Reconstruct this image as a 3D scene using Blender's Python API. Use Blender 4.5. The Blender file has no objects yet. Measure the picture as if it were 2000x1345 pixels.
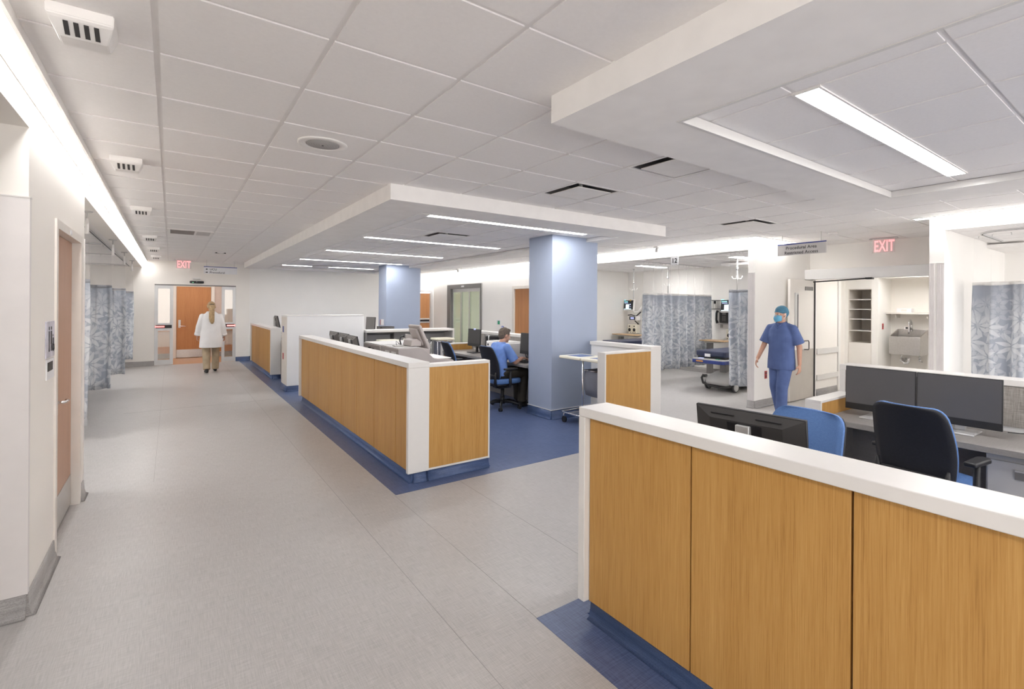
import bpy, bmesh, math, random
from mathutils import Vector, Matrix, Euler
from math import sin, cos, pi, radians, atan2, sqrt

scene = bpy.context.scene
COL = scene.collection
random.seed(7)

# ---------------------------------------------------------------- camera, world, exposure
CAM_H = 1.697
CEIL = 2.841
cam_data = bpy.data.cameras.new('camera')
cam = bpy.data.objects.new('camera', cam_data)
COL.objects.link(cam)
cam_data.sensor_fit = 'HORIZONTAL'
cam_data.sensor_width = 36.0
cam_data.lens = 36.0 * 969.4 / 2000.0
cam_data.shift_x = (1000 - 1073.2) / 2000.0
cam_data.shift_y = (595.79 - 672.5) / 2000.0
cam_data.clip_start = 0.05
cam_data.clip_end = 100
cam.matrix_world = (Matrix.Translation((0, 0, CAM_H)) @ Matrix.Rotation(-0.6520, 4, 'Z')
                    @ Matrix.Rotation(pi / 2, 4, 'X') @ Matrix.Rotation(0.0066, 4, 'Z'))
scene.camera = cam

world = bpy.data.worlds.new('world')
scene.world = world
world.use_nodes = True
world.node_tree.nodes['Background'].inputs[0].default_value = (1.0, 0.97, 0.95, 1)
world.node_tree.nodes['Background'].inputs[1].default_value = 1.7

vs = scene.view_settings
vs.view_transform = 'Standard'
vs.look = 'None'
vs.gamma = 1
vs.use_curve_mapping = False
vs.exposure = 1.3
scene.cycles.max_bounces = 16
scene.cycles.diffuse_bounces = 10

LAMP_L = 17.0            # radiance of the ceiling lamps' lenses
WASH_L = 13.0             # radiance of the wall-wash lenses
LAMP_COL = (1.0, 0.98, 0.962, 1)

# ---------------------------------------------------------------- materials
def s2l(c):
    return tuple(((v / 255) / 12.92 if v / 255 <= 0.04045 else ((v / 255 + 0.055) / 1.055) ** 2.4) for v in c)

def new_mat(name):
    m = bpy.data.materials.new(name)
    m.use_nodes = True
    nt = m.node_tree
    return m, nt, nt.nodes['Principled BSDF']

def N(nt, kind, **kw):
    n = nt.nodes.new(kind)
    for k, v in kw.items():
        setattr(n, k, v)
    return n

def paint(name, col, rough=0.5, metal=0.0, vary=0.03, scale=6.0, bump=0.0, spec=0.5, coat=0.0):
    """Even colour with a very slight procedural mottling."""
    m, nt, b = new_mat(name)
    b.inputs['Roughness'].default_value = rough
    b.inputs['Metallic'].default_value = metal
    b.inputs['Specular IOR Level'].default_value = spec
    b.inputs['Coat Weight'].default_value = coat
    tc = N(nt, 'ShaderNodeTexCoord')
    no = N(nt, 'ShaderNodeTexNoise')
    no.inputs['Scale'].default_value = scale
    no.inputs['Detail'].default_value = 4
    nt.links.new(tc.outputs['Object'], no.inputs['Vector'])
    r = N(nt, 'ShaderNodeValToRGB')
    c0 = [max(0, v * (1 - vary)) for v in col]
    c1 = [min(1, v * (1 + vary)) for v in col]
    r.color_ramp.elements[0].position = 0.3
    r.color_ramp.elements[1].position = 0.7
    r.color_ramp.elements[0].color = (*c0, 1)
    r.color_ramp.elements[1].color = (*c1, 1)
    nt.links.new(no.outputs['Fac'], r.inputs['Fac'])
    nt.links.new(r.outputs['Color'], b.inputs['Base Color'])
    if bump:
        n2 = N(nt, 'ShaderNodeTexNoise')
        n2.inputs['Scale'].default_value = scale * 40
        nt.links.new(tc.outputs['Object'], n2.inputs['Vector'])
        bp = N(nt, 'ShaderNodeBump')
        bp.inputs['Strength'].default_value = bump
        bp.inputs['Distance'].default_value = 0.002
        nt.links.new(n2.outputs['Fac'], bp.inputs['Height'])
        nt.links.new(bp.outputs['Normal'], b.inputs['Normal'])
    return m

def emit(name, col, strength):
    m, nt, b = new_mat(name)
    b.inputs['Base Color'].default_value = (0.8, 0.8, 0.8, 1)
    b.inputs['Emission Color'].default_value = col
    b.inputs['Emission Strength'].default_value = strength
    return m

def streak(nt, tc, sx, sy, sz, detail=3.0, scale=1.0):
    mp = N(nt, 'ShaderNodeMapping')
    mp.inputs['Scale'].default_value = (sx, sy, sz)
    nt.links.new(tc.outputs['Object'], mp.inputs['Vector'])
    no = N(nt, 'ShaderNodeTexNoise')
    no.inputs['Scale'].default_value = scale
    no.inputs['Detail'].default_value = detail
    no.inputs['Roughness'].default_value = 0.65
    nt.links.new(mp.outputs['Vector'], no.inputs['Vector'])
    return no

def linen(name, dark, light, rough=0.42, k=1.0, bump=0.06, spec=0.4, upright=False):
    """Woven linen look of the sheet vinyl: two crossed sets of fine streaks over soft mottling."""
    m, nt, b = new_mat(name)
    b.inputs['Roughness'].default_value = rough
    b.inputs['Specular IOR Level'].default_value = spec
    tc = N(nt, 'ShaderNodeTexCoord')
    a = streak(nt, tc, 240 * k, 240 * k, 9.0 * k) if upright else streak(nt, tc, 9.0 * k, 240 * k, 240 * k)
    c = streak(nt, tc, 240 * k, 9.0 * k, 240 * k)
    d = streak(nt, tc, 1.1, 1.1, 1.1)
    m1 = N(nt, 'ShaderNodeMath', operation='ADD')
    nt.links.new(a.outputs['Fac'], m1.inputs[0]); nt.links.new(c.outputs['Fac'], m1.inputs[1])
    m2 = N(nt, 'ShaderNodeMath', operation='MULTIPLY_ADD')
    m2.inputs[1].default_value = 0.25
    nt.links.new(d.outputs['Fac'], m2.inputs[0]); nt.links.new(m1.outputs[0], m2.inputs[2])
    r = N(nt, 'ShaderNodeValToRGB')
    r.color_ramp.elements[0].position = 0.40
    r.color_ramp.elements[1].position = 0.60
    r.color_ramp.elements[0].color = (*dark, 1)
    r.color_ramp.elements[1].color = (*light, 1)
    mm = N(nt, 'ShaderNodeMath', operation='MULTIPLY')
    mm.inputs[1].default_value = 0.445
    nt.links.new(m2.outputs[0], mm.inputs[0])
    nt.links.new(mm.outputs[0], r.inputs['Fac'])
    nt.links.new(r.outputs['Color'], b.inputs['Base Color'])
    bp = N(nt, 'ShaderNodeBump')
    bp.inputs['Strength'].default_value = bump
    bp.inputs['Distance'].default_value = 0.001
    nt.links.new(m1.outputs[0], bp.inputs['Height'])
    nt.links.new(bp.outputs['Normal'], b.inputs['Normal'])
    return m

def oak(name, dark, mid, light, rough=0.42):
    """Straight vertical oak grain with fine pores and broad slow bands; each panel shifts the grain."""
    m, nt, b = new_mat(name)
    b.inputs['Roughness'].default_value = rough
    b.inputs['Specular IOR Level'].default_value = 0.35
    tc = N(nt, 'ShaderNodeTexCoord')
    oi = N(nt, 'ShaderNodeObjectInfo')
    add = N(nt, 'ShaderNodeVectorMath', operation='ADD')
    cmb = N(nt, 'ShaderNodeCombineXYZ')
    mu = N(nt, 'ShaderNodeMath', operation='MULTIPLY'); mu.inputs[1].default_value = 37.0
    nt.links.new(oi.outputs['Random'], mu.inputs[0])
    for i in range(3):
        nt.links.new(mu.outputs[0], cmb.inputs[i])
    nt.links.new(tc.outputs['Object'], add.inputs[0]); nt.links.new(cmb.outputs[0], add.inputs[1])
    def st(sx, sz, detail):
        mp = N(nt, 'ShaderNodeMapping'); mp.inputs['Scale'].default_value = (sx, sx, sz)
        nt.links.new(add.outputs[0], mp.inputs['Vector'])
        no = N(nt, 'ShaderNodeTexNoise'); no.inputs['Scale'].default_value = 1.0
        no.inputs['Detail'].default_value = detail; no.inputs['Roughness'].default_value = 0.7
        no.inputs['Distortion'].default_value = 0.2
        nt.links.new(mp.outputs[0], no.inputs['Vector'])
        return no
    fine = st(230, 4.0, 4)
    broad = st(14, 0.45, 2)
    ma = N(nt, 'ShaderNodeMath', operation='MULTIPLY_ADD'); ma.inputs[1].default_value = 0.72
    mb_ = N(nt, 'ShaderNodeMath', operation='MULTIPLY'); mb_.inputs[1].default_value = 0.28
    nt.links.new(broad.outputs['Fac'], mb_.inputs[0])
    nt.links.new(fine.outputs['Fac'], ma.inputs[0]); nt.links.new(mb_.outputs[0], ma.inputs[2])
    r = N(nt, 'ShaderNodeValToRGB')
    e = r.color_ramp.elements
    e[0].position = 0.30; e[0].color = (*dark, 1)
    e[1].position = 0.66; e[1].color = (*light, 1)
    x = e.new(0.47); x.color = (*mid, 1)
    nt.links.new(ma.outputs[0], r.inputs['Fac'])
    nt.links.new(r.outputs['Color'], b.inputs['Base Color'])
    return m

def leaf_cloth(name, ground, leaf, alpha=1.0):
    """Woven curtain cloth with rosettes of pointed leaves, denser towards the hem (cloth UV in metres)."""
    m, nt, b = new_mat(name)
    b.inputs['Roughness'].default_value = 0.75
    b.inputs['Specular IOR Level'].default_value = 0.2
    L = nt.links.new
    uv = N(nt, 'ShaderNodeUVMap'); uv.uv_map = 'cloth'
    def rosette(scale, off, n, w, seedshift):
        mp = N(nt, 'ShaderNodeMapping')
        mp.inputs['Scale'].default_value = (scale, scale, 1)
        mp.inputs['Location'].default_value = (off, off * 1.7, 0)
        L(uv.outputs[0], mp.inputs['Vector'])
        v = N(nt, 'ShaderNodeTexVoronoi', voronoi_dimensions='2D')
        v.inputs['Scale'].default_value = 1.0
        v.inputs['Randomness'].default_value = 0.75
        L(mp.outputs[0], v.inputs['Vector'])
        d = N(nt, 'ShaderNodeVectorMath', operation='SUBTRACT')
        L(mp.outputs[0], d.inputs[0]); L(v.outputs['Position'], d.inputs[1])
        sp = N(nt, 'ShaderNodeSeparateXYZ'); L(d.outputs[0], sp.inputs[0])
        th = N(nt, 'ShaderNodeMath', operation='ARCTAN2'); L(sp.outputs[1], th.inputs[0]); L(sp.outputs[0], th.inputs[1])
        r = N(nt, 'ShaderNodeVectorMath', operation='LENGTH'); L(d.outputs[0], r.inputs[0])
        sc = N(nt, 'ShaderNodeSeparateColor'); L(v.outputs['Color'], sc.inputs[0])
        t2 = N(nt, 'ShaderNodeMath', operation='MULTIPLY_ADD'); t2.inputs[1].default_value = n / 2.0
        ph = N(nt, 'ShaderNodeMath', operation='MULTIPLY'); ph.inputs[1].default_value = 6.0
        L(sc.outputs[0], ph.inputs[0]); L(th.outputs[0], t2.inputs[0]); L(ph.outputs[0], t2.inputs[2])
        s = N(nt, 'ShaderNodeMath', operation='SINE'); L(t2.outputs[0], s.inputs[0])
        sa = N(nt, 'ShaderNodeMath', operation='ABSOLUTE'); L(s.outputs[0], sa.inputs[0])
        side = N(nt, 'ShaderNodeMath', operation='MULTIPLY'); L(sa.outputs[0], side.inputs[0]); L(r.outputs['Value'], side.inputs[1])
        rr = N(nt, 'ShaderNodeMapRange'); rr.inputs[1].default_value = 0.07; rr.inputs[2].default_value = 0.66
        rr.inputs[3].default_value = 0; rr.inputs[4].default_value = pi
        L(r.outputs['Value'], rr.inputs[0])
        sn = N(nt, 'ShaderNodeMath', operation='SINE'); L(rr.outputs[0], sn.inputs[0])
        wd = N(nt, 'ShaderNodeMath', operation='MULTIPLY'); wd.inputs[1].default_value = w; L(sn.outputs[0], wd.inputs[0])
        df = N(nt, 'ShaderNodeMath', operation='SUBTRACT'); L(wd.outputs[0], df.inputs[0]); L(side.outputs[0], df.inputs[1])
        st = N(nt, 'ShaderNodeMapRange'); st.inputs[1].default_value = 0.0; st.inputs[2].default_value = 0.03
        L(df.outputs[0], st.inputs[0])
        return st
    a = rosette(3.0, 0.0, 9, 0.31, 0)
    c = rosette(5.0, 3.3, 6, 0.33, 1)
    c2 = N(nt, 'ShaderNodeMath', operation='MULTIPLY'); c2.inputs[1].default_value = 0.55; L(c.outputs[0], c2.inputs[0])
    mx = N(nt, 'ShaderNodeMath', operation='MAXIMUM'); L(a.outputs[0], mx.inputs[0]); L(c2.outputs[0], mx.inputs[1])
    # density mask: fades out towards the plain top of the cloth
    sp = N(nt, 'ShaderNodeSeparateXYZ'); L(uv.outputs[0], sp.inputs[0])
    no = N(nt, 'ShaderNodeTexNoise'); no.inputs['Scale'].default_value = 2.2; L(uv.outputs[0], no.inputs['Vector'])
    mk = N(nt, 'ShaderNodeMath', operation='MULTIPLY_ADD'); mk.inputs[1].default_value = 1.1; L(no.outputs['Fac'], mk.inputs[0]); L(sp.outputs[1], mk.inputs[2])
    mr = N(nt, 'ShaderNodeMapRange'); mr.inputs[1].default_value = 2.55; mr.inputs[2].default_value = 2.15; L(mk.outputs[0], mr.inputs[0])
    fm = N(nt, 'ShaderNodeMath', operation='MULTIPLY'); L(mx.outputs[0], fm.inputs[0]); L(mr.outputs[0], fm.inputs[1])
    mix = N(nt, 'ShaderNodeMix', data_type='RGBA'); mix.inputs[6].default_value = (*ground, 1); mix.inputs[7].default_value = (*leaf, 1)
    L(fm.outputs[0], mix.inputs[0])
    L(mix.outputs[2], b.inputs['Base Color'])
    return m

def net_cloth(name):
    m, nt, b = new_mat(name)
    b.inputs['Base Color'].default_value = (0.92, 0.91, 0.90, 1)
    b.inputs['Roughness'].default_value = 0.8
    tc = N(nt, 'ShaderNodeTexCoord')
    no = N(nt, 'ShaderNodeTexNoise'); no.inputs['Scale'].default_value = 5
    nt.links.new(tc.outputs['Object'], no.inputs['Vector'])
    mr = N(nt, 'ShaderNodeMapRange'); mr.inputs[3].default_value = 0.09; mr.inputs[4].default_value = 0.14
    nt.links.new(no.outputs['Fac'], mr.inputs[0]); nt.links.new(mr.outputs[0], b.inputs['Alpha'])
    return m

def glass_mat(name, tint=(0.93, 0.96, 0.94), gloss=0.10):
    m = bpy.data.materials.new(name); m.use_nodes = True
    nt = m.node_tree; nt.nodes.clear()
    o = N(nt, 'ShaderNodeOutputMaterial'); t = N(nt, 'ShaderNodeBsdfTransparent'); g = N(nt, 'ShaderNodeBsdfGlossy'); mx = N(nt, 'ShaderNodeMixShader')
    fr = N(nt, 'ShaderNodeValue'); fr.outputs[0].default_value = gloss
    t.inputs[0].default_value = (*tint, 1); g.inputs['Roughness'].default_value = 0.02
    nt.links.new(fr.outputs[0], mx.inputs[0])
    nt.links.new(t.outputs[0], mx.inputs[1]); nt.links.new(g.outputs[0], mx.inputs[2]); nt.links.new(mx.outputs[0], o.inputs[0])
    return m

M = {}
M['tile'] = paint('ceiling_tile', (0.86, 0.84, 0.83), 0.9, vary=0.015, scale=60, bump=0.15)
M['tbar'] = paint('ceiling_bar', (0.80, 0.78, 0.77), 0.6)
M['gyp'] = paint('gypsum_white', (0.86, 0.84, 0.82), 0.75)
M['wall'] = paint('wall_paint', (0.86, 0.83, 0.785), 0.65, vary=0.01, scale=2)
M['wallw'] = paint('wall_paint_white', (0.87, 0.855, 0.825), 0.6, vary=0.01, scale=2)
M['frame'] = paint('door_frame_paint', (0.74, 0.70, 0.65), 0.4)
M['guard'] = paint('corner_guard_vinyl', (0.74, 0.71, 0.70), 0.4)
M['floor'] = linen('floor_linen_grey', (0.365, 0.352, 0.345), (0.49, 0.475, 0.467), 0.38)
M['blue'] = linen('floor_linen_blue', (0.055, 0.080, 0.17), (0.115, 0.155, 0.29), 0.36)
M['base'] = linen('base_linen_grey', (0.25, 0.24, 0.235), (0.40, 0.385, 0.375), 0.4)
M['bluebase'] = linen('base_linen_blue', (0.035, 0.065, 0.155), (0.085, 0.13, 0.27), 0.36)
M['weld'] = paint('floor_seam', (0.30, 0.285, 0.28), 0.5)
M['oak'] = oak('oak_veneer', (0.315, 0.152, 0.038), (0.455, 0.242, 0.066), (0.545, 0.315, 0.102))
M['oakd'] = oak('oak_door_veneer', (0.36, 0.155, 0.060), (0.47, 0.215, 0.088), (0.54, 0.265, 0.115))
M['oakdL'] = oak('oak_door_pale', (0.40, 0.22, 0.14), (0.47, 0.275, 0.18), (0.53, 0.32, 0.215))
M['woodfloor'] = oak('wood_floor', (0.36, 0.17, 0.07), (0.47, 0.24, 0.11), (0.54, 0.29, 0.14), 0.3)
M['solid'] = paint('solid_surface_white', (0.70, 0.685, 0.665), 0.28, vary=0.008, scale=20)
M['panelw'] = paint('panel_white', (0.80, 0.80, 0.80), 0.5, vary=0.01)
M['colblue'] = paint('column_blue_paint', (0.365, 0.425, 0.555), 0.5, vary=0.01)
M['baylens'] = emit('bay_lamp_lens', LAMP_COL, LAMP_L * 1.3)
M['dimlens'] = emit('dim_lamp_lens', LAMP_COL, LAMP_L * 0.28)
M['striplens'] = emit('strip_lamp_lens', LAMP_COL, LAMP_L * 0.5)
M['lens'] = emit('lamp_lens', LAMP_COL, LAMP_L)
M['wash'] = emit('wash_lens', LAMP_COL, WASH_L)
M['steel'] = paint('brushed_steel', (0.60, 0.58, 0.56), 0.34, metal=1.0, vary=0.05, scale=30)
M['alu'] = paint('satin_aluminium', (0.62, 0.62, 0.62), 0.42, metal=0.6, vary=0.03)
M['chrome'] = paint('chrome', (0.82, 0.82, 0.83), 0.12, metal=1.0)
M['black'] = paint('black_plastic', (0.012, 0.012, 0.014), 0.45)
M['blackmesh'] = linen('black_chair_mesh', (0.007, 0.008, 0.012), (0.022, 0.023, 0.030), 0.6, k=3.0)
M['dark'] = paint('dark_grey_plastic', (0.045, 0.043, 0.043), 0.5)
M['mid'] = paint('mid_grey_plastic', (0.20, 0.19, 0.185), 0.5)
M['putty'] = paint('putty_plastic', (0.43, 0.39, 0.375), 0.5)
M['lgrey'] = paint('light_grey_metal', (0.52, 0.51, 0.50), 0.45)
M['screen'] = paint('screen_off', (0.085, 0.083, 0.088), 0.28)
M['laminate'] = linen('desk_laminate_grey', (0.225, 0.21, 0.20), (0.275, 0.26, 0.245), 0.4, k=0.8)
M['fabricg'] = linen('tack_panel_fabric', (0.19, 0.175, 0.16), (0.40, 0.37, 0.345), 0.8, k=1.0, upright=True)
M['chairblue'] = linen('chair_blue_fabric', (0.065, 0.145, 0.36), (0.125, 0.235, 0.49), 0.75, k=3.0)
M['cloth'] = leaf_cloth('curtain_leaf_cloth', (0.37, 0.40, 0.46), (0.61, 0.63, 0.655))
M['net'] = net_cloth('curtain_net')
M['hem'] = paint('curtain_hem_white', (0.78, 0.77, 0.75), 0.8)
M['hemd'] = paint('curtain_hem_grey', (0.33, 0.34, 0.37), 0.8)
M['glass'] = glass_mat('clear_glass')
M['glassg'] = glass_mat('greenish_glass', (0.80, 0.86, 0.79))
M['white'] = paint('white_plastic', (0.82, 0.80, 0.78), 0.4)
M['ivory'] = paint('ivory_plastic', (0.78, 0.74, 0.63), 0.45)
M['red'] = paint('red_plastic', (0.42, 0.03, 0.035), 0.4)
M['exitred'] = emit('exit_letters', (1.0, 0.12, 0.14, 1), 0.45)
M['exitface'] = paint('exit_clear_plate', (0.86, 0.80, 0.79), 0.2)
M['exitface'].node_tree.nodes['Principled BSDF'].inputs['Alpha'].default_value = 0.5
M['signgrey'] = paint('sign_grey', (0.60, 0.58, 0.57), 0.5)
M['signwhite'] = paint('sign_white', (0.78, 0.78, 0.80), 0.5)
M['signblue'] = paint('sign_blue', (0.06, 0.085, 0.30), 0.5)
M['ink'] = paint('sign_ink', (0.018, 0.018, 0.02), 0.5)
M['navy'] = paint('navy_vinyl', (0.022, 0.030, 0.075), 0.38, bump=0.2)
M['royal'] = paint('royal_blue_plastic', (0.020, 0.040, 0.20), 0.35)
M['bedgrey'] = paint('bed_grey_plastic', (0.48, 0.475, 0.46), 0.4)
M['tableoak'] = oak('table_maple', (0.55, 0.36, 0.18), (0.65, 0.44, 0.24), (0.70, 0.50, 0.29))
M['scrub1'] = paint('scrub_blue_dark', (0.082, 0.128, 0.30), 0.8, vary=0.12, scale=9, bump=0.3)
M['scrub2'] = paint('scrub_blue_light', (0.15, 0.265, 0.60), 0.8, vary=0.14, scale=9, bump=0.3)
M['coat'] = paint('white_coat', (0.80, 0.79, 0.79), 0.8, vary=0.03, scale=7, bump=0.2)
M['khaki'] = paint('khaki_trousers', (0.42, 0.335, 0.23), 0.8, vary=0.12, scale=8)
M['trousers'] = paint('dark_trousers', (0.040, 0.034, 0.026), 0.8, vary=0.2, scale=9)
M['skin'] = paint('skin', (0.55, 0.31, 0.22), 0.5, vary=0.06, scale=12)
M['lip'] = paint('lips', (0.40, 0.15, 0.12), 0.5)
M['eyew'] = paint('eye_white', (0.75, 0.73, 0.70), 0.3)
M['blond'] = paint('blond_hair', (0.46, 0.32, 0.17), 0.55, vary=0.22, scale=30)
M['greyhair'] = paint('grey_brown_hair', (0.115, 0.088, 0.068), 0.7, vary=0.45, scale=60)
M['cap'] = paint('scrub_cap_teal', (0.07, 0.205, 0.31), 0.8, vary=0.2, scale=14)
M['mask'] = paint('face_mask_blue', (0.13, 0.40, 0.60), 0.7, vary=0.06)
M['maskloop'] = paint('mask_loop', (0.75, 0.75, 0.75), 0.7)
M['green'] = paint('green_sign', (0.03, 0.32, 0.17), 0.5)
M['seam'] = paint('panel_joint', (0.05, 0.025, 0.012), 0.8)
M['shadow'] = paint('shade_black', (0.02, 0.02, 0.02), 0.7)  # near-black put in for the shade inside ducts and slots
M['bag'] = paint('hamper_bag', (0.17, 0.18, 0.22), 0.7, vary=0.12, scale=5)
M['cream'] = paint('cream_lid', (0.80, 0.77, 0.65), 0.4)
M['lidblue'] = paint('lid_blue_label', (0.12, 0.17, 0.36), 0.5)
M['yellow'] = paint('yellow_plastic', (0.65, 0.38, 0.03), 0.4)
M['orange'] = paint('orange_strap', (0.70, 0.30, 0.05), 0.5)
M['cyan'] = emit('screen_cyan', (0.10, 0.65, 0.70, 1), 0.8)
M['scrblue'] = emit('screen_blue', (0.03, 0.08, 0.35, 1), 0.7)
M['scrpale'] = emit('screen_pale', (0.45, 0.65, 0.75, 1), 0.8)
M['led'] = emit('green_led', (0.05, 0.9, 0.3, 1), 1.5)
M['redglow'] = emit('glowing_red_text', (1.0, 0.06, 0.05, 1), 1.2)  # glow put into the red lettering of the door notices
M['lav'] = paint('sign_lavender', (0.56, 0.55, 0.62), 0.5, vary=0.25, scale=9)

# ---------------------------------------------------------------- mesh helpers
class MB:
    """Collects shapes into one bmesh; build() links them as ONE mesh object."""
    def __init__(self):
        self.bm = bmesh.new(); self.mats = []; self.uv = None
    def mi(self, mat):
        if mat is None: return 0
        if mat not in self.mats: self.mats.append(mat)
        return self.mats.index(mat)
    def _mark(self, faces, mat, smooth):
        i = self.mi(mat)
        for f in faces:
            f.material_index = i; f.smooth = smooth
    def box(self, x0, x1, y0, y1, z0, z1, mat=None, bev=0.0, seg=2, rot=None, piv=None):
        if x1 < x0: x0, x1 = x1, x0
        if y1 < y0: y0, y1 = y1, y0
        if z1 < z0: z0, z1 = z1, z0
        c = Vector(((x0 + x1) / 2, (y0 + y1) / 2, (z0 + z1) / 2))
        r = bmesh.ops.create_cube(self.bm, size=1.0)
        vs_ = r['verts']
        for v in vs_:
            v.co = Vector((v.co.x * (x1 - x0), v.co.y * (y1 - y0), v.co.z * (z1 - z0))) + c
        if rot is not None:
            p = Vector(piv) if piv is not None else c
            for v in vs_: v.co = p + rot @ (v.co - p)
        fs = set(f for v in vs_ for f in v.link_faces)
        self._mark(fs, mat, False)
        if bev > 0:
            bev = min(bev, 0.49 * min(x1 - x0, y1 - y0, z1 - z0))
            es = set(e for v in vs_ for e in v.link_edges)
            i = self.mi(mat)
            rr = bmesh.ops.bevel(self.bm, geom=list(es), offset=bev, segments=seg, affect='EDGES', profile=0.5)
            for f in rr['faces']: f.material_index = i; f.smooth = True
        return self
    def cyl(self, p0, p1, r0, r1=None, n=14, mat=None, cap=True):
        p0 = Vector(p0); p1 = Vector(p1); r1 = r0 if r1 is None else r1
        d = p1 - p0; L = d.length
        if L < 1e-6: return self
        q = d.to_track_quat('Z', 'Y').to_matrix().to_4x4()
        r = bmesh.ops.create_cone(self.bm, cap_ends=cap, cap_tris=False, segments=n, radius1=max(r0, 1e-4), radius2=max(r1, 1e-4), depth=L,
                                  matrix=Matrix.Translation((p0 + p1) / 2) @ q)
        fs = set(f for v in r['verts'] for f in v.link_faces)
        i = self.mi(mat)
        for f in fs:
            f.material_index = i; f.smooth = len(f.verts) == 4
        return self
    def sph(self, c, r, mat=None, n=14, rot=None):
        r = (r, r, r) if not hasattr(r, '__len__') else r
        mtx = Matrix.Translation(Vector(c)) @ (rot.to_4x4() if rot is not None else Matrix.Identity(4)) @ Matrix.Diagonal((*r, 1))
        q = bmesh.ops.create_uvsphere(self.bm, u_segments=n, v_segments=max(6, n // 2 + 2), radius=1, matrix=mtx)
        self._mark(set(f for v in q['verts'] for f in v.link_faces), mat, True)
        return self
    def cap_(self, p0, r0, p1, r1, mat=None, n=14):
        return self.cyl(p0, p1, r0, r1, n, mat).sph(p0, r0, mat, n).sph(p1, r1, mat, n)
    def tube(self, pts, r, mat=None, n=8, closed=False):
        """Swept tube through pts (Vectors); r number or list."""
        pts = [Vector(p) for p in pts]; m = len(pts)
        rs = r if hasattr(r, '__len__') else [r] * m
        rings = []; up = Vector((0, 0, 1)); prev = None
        for i, p in enumerate(pts):
            a = pts[(i - 1) % m] if (i > 0 or closed) else p
            b = pts[(i + 1) % m] if (i < m - 1 or closed) else p
            t = (b - a).normalized()
            if prev is None:
                u = t.cross(up)
                if u.length < 1e-3: u = t.cross(Vector((1, 0, 0)))
                u.normalize()
            else:
                u = (prev - t * prev.dot(t))
                u = u.normalized() if u.length > 1e-5 else t.orthogonal().normalized()
            prev = u; w = t.cross(u)
            rings.append([self.bm.verts.new(p + (u * cos(2 * pi * k / n) + w * sin(2 * pi * k / n)) * rs[i]) for k in range(n)])
        fs = []
        for i in range(m - (0 if closed else 1)):
            A, B = rings[i], rings[(i + 1) % m]
            for k in range(n):
                fs.append(self.bm.faces.new((A[k], A[(k + 1) % n], B[(k + 1) % n], B[k])))
        if not closed:
            fs.append(self.bm.faces.new(list(reversed(rings[0])))); fs.append(self.bm.faces.new(rings[-1]))
        self._mark(fs, mat, True)
        return self
    def prism(self, poly, axis, a, b, mat=None, bev=0.0, smooth=False):
        """poly: 2D points. axis 'x': (y,z); 'y': (x,z); 'z': (x,y). Extruded from a to b along axis."""
        def mk(p, t):
            return {'x': (t, p[0], p[1]), 'y': (p[0], t, p[1]), 'z': (p[0], p[1], t)}[axis]
        A = [self.bm.verts.new(mk(p, a)) for p in poly]; B = [self.bm.verts.new(mk(p, b)) for p in poly]
        fs = [self.bm.faces.new(A), self.bm.faces.new(list(reversed(B)))]
        n = len(poly)
        sd = []
        for k in range(n):
            sd.append(self.bm.faces.new((A[k], B[k], B[(k + 1) % n], A[(k + 1) % n])))
        self._mark(fs, mat, False); self._mark(sd, mat, smooth)
        bmesh.ops.recalc_face_normals(self.bm, faces=fs + sd)
        if bev > 0:
            es = set(e for v in A + B for e in v.link_edges)
            i = self.mi(mat)
            rr = bmesh.ops.bevel(self.bm, geom=list(es), offset=bev, segments=2, affect='EDGES', profile=0.5)
            for f in rr['faces']: f.material_index = i; f.smooth = True
        return self
    def lathe(self, prof, c=(0, 0, 0), mat=None, n=20, axis='z'):
        c = Vector(c); rings = []
        for r, h in prof:
            ring = []
            for k in range(n):
                a = 2 * pi * k / n
                v = {'z': (r * cos(a), r * sin(a), h), 'x': (h, r * cos(a), r * sin(a)), 'y': (r * cos(a), h, r * sin(a))}[axis]
                ring.append(self.bm.verts.new(c + Vector(v)))
            rings.append(ring)
        fs = []
        for A, B in zip(rings, rings[1:]):
            for k in range(n): fs.append(self.bm.faces.new((A[k], A[(k + 1) % n], B[(k + 1) % n], B[k])))
        fs.append(self.bm.faces.new(rings[0])); fs.append(self.bm.faces.new(rings[-1]))
        self._mark(fs, mat, True)
        bmesh.ops.recalc_face_normals(self.bm, faces=fs)
        return self
    def quad(self, pts, mat=None):
        f = self.bm.faces.new([self.bm.verts.new(p) for p in pts])
        self._mark([f], mat, False)
        return self
    def build(self, name, mat=None, parent=None, world=True, loc=None):
        """world: shapes were laid out in world coordinates, so shift them by the parent's place."""
        me = bpy.data.meshes.new(name)
        if mat is not None and not self.mats: self.mats.append(mat)
        off = None
        if parent is not None and world:
            off = abs_loc(parent)
        if loc is not None: off = Vector(loc)
        if off is not None:
            for v in self.bm.verts: v.co -= off
        self.bm.to_mesh(me); self.bm.free()
        for m_ in self.mats: me.materials.append(m_)
        o = bpy.data.objects.new(name, me); COL.objects.link(o)
        if parent is not None: o.parent = parent
        elif loc is not None: o.location = loc
        return o

def abs_loc(o):
    v = Vector(o.location)
    while o.parent is not None:
        o = o.parent; v = v + Vector(o.location)
    return v

def thing(name, label, cat, loc=(0, 0, 0), rz=0.0, group=None):
    o = bpy.data.objects.new(name, None); COL.objects.link(o)
    o.empty_display_size = 0.1
    o.location = loc; o.rotation_euler = (0, 0, rz)
    o['label'] = label; o['category'] = cat
    if group: o['group'] = group
    return o

def tag(o, label, cat, group=None):
    o['label'] = label; o['category'] = cat
    if group: o['group'] = group
    return o

def struct(o, label=None):
    o['kind'] = 'structure'
    if label: o['label'] = label
    return o

def sbox(name, *boxes, mat=None, label=None, bev=0.0):
    mb = MB()
    for b in boxes: mb.box(*b, bev=bev)
    return struct(mb.build(name, mat), label)

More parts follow.
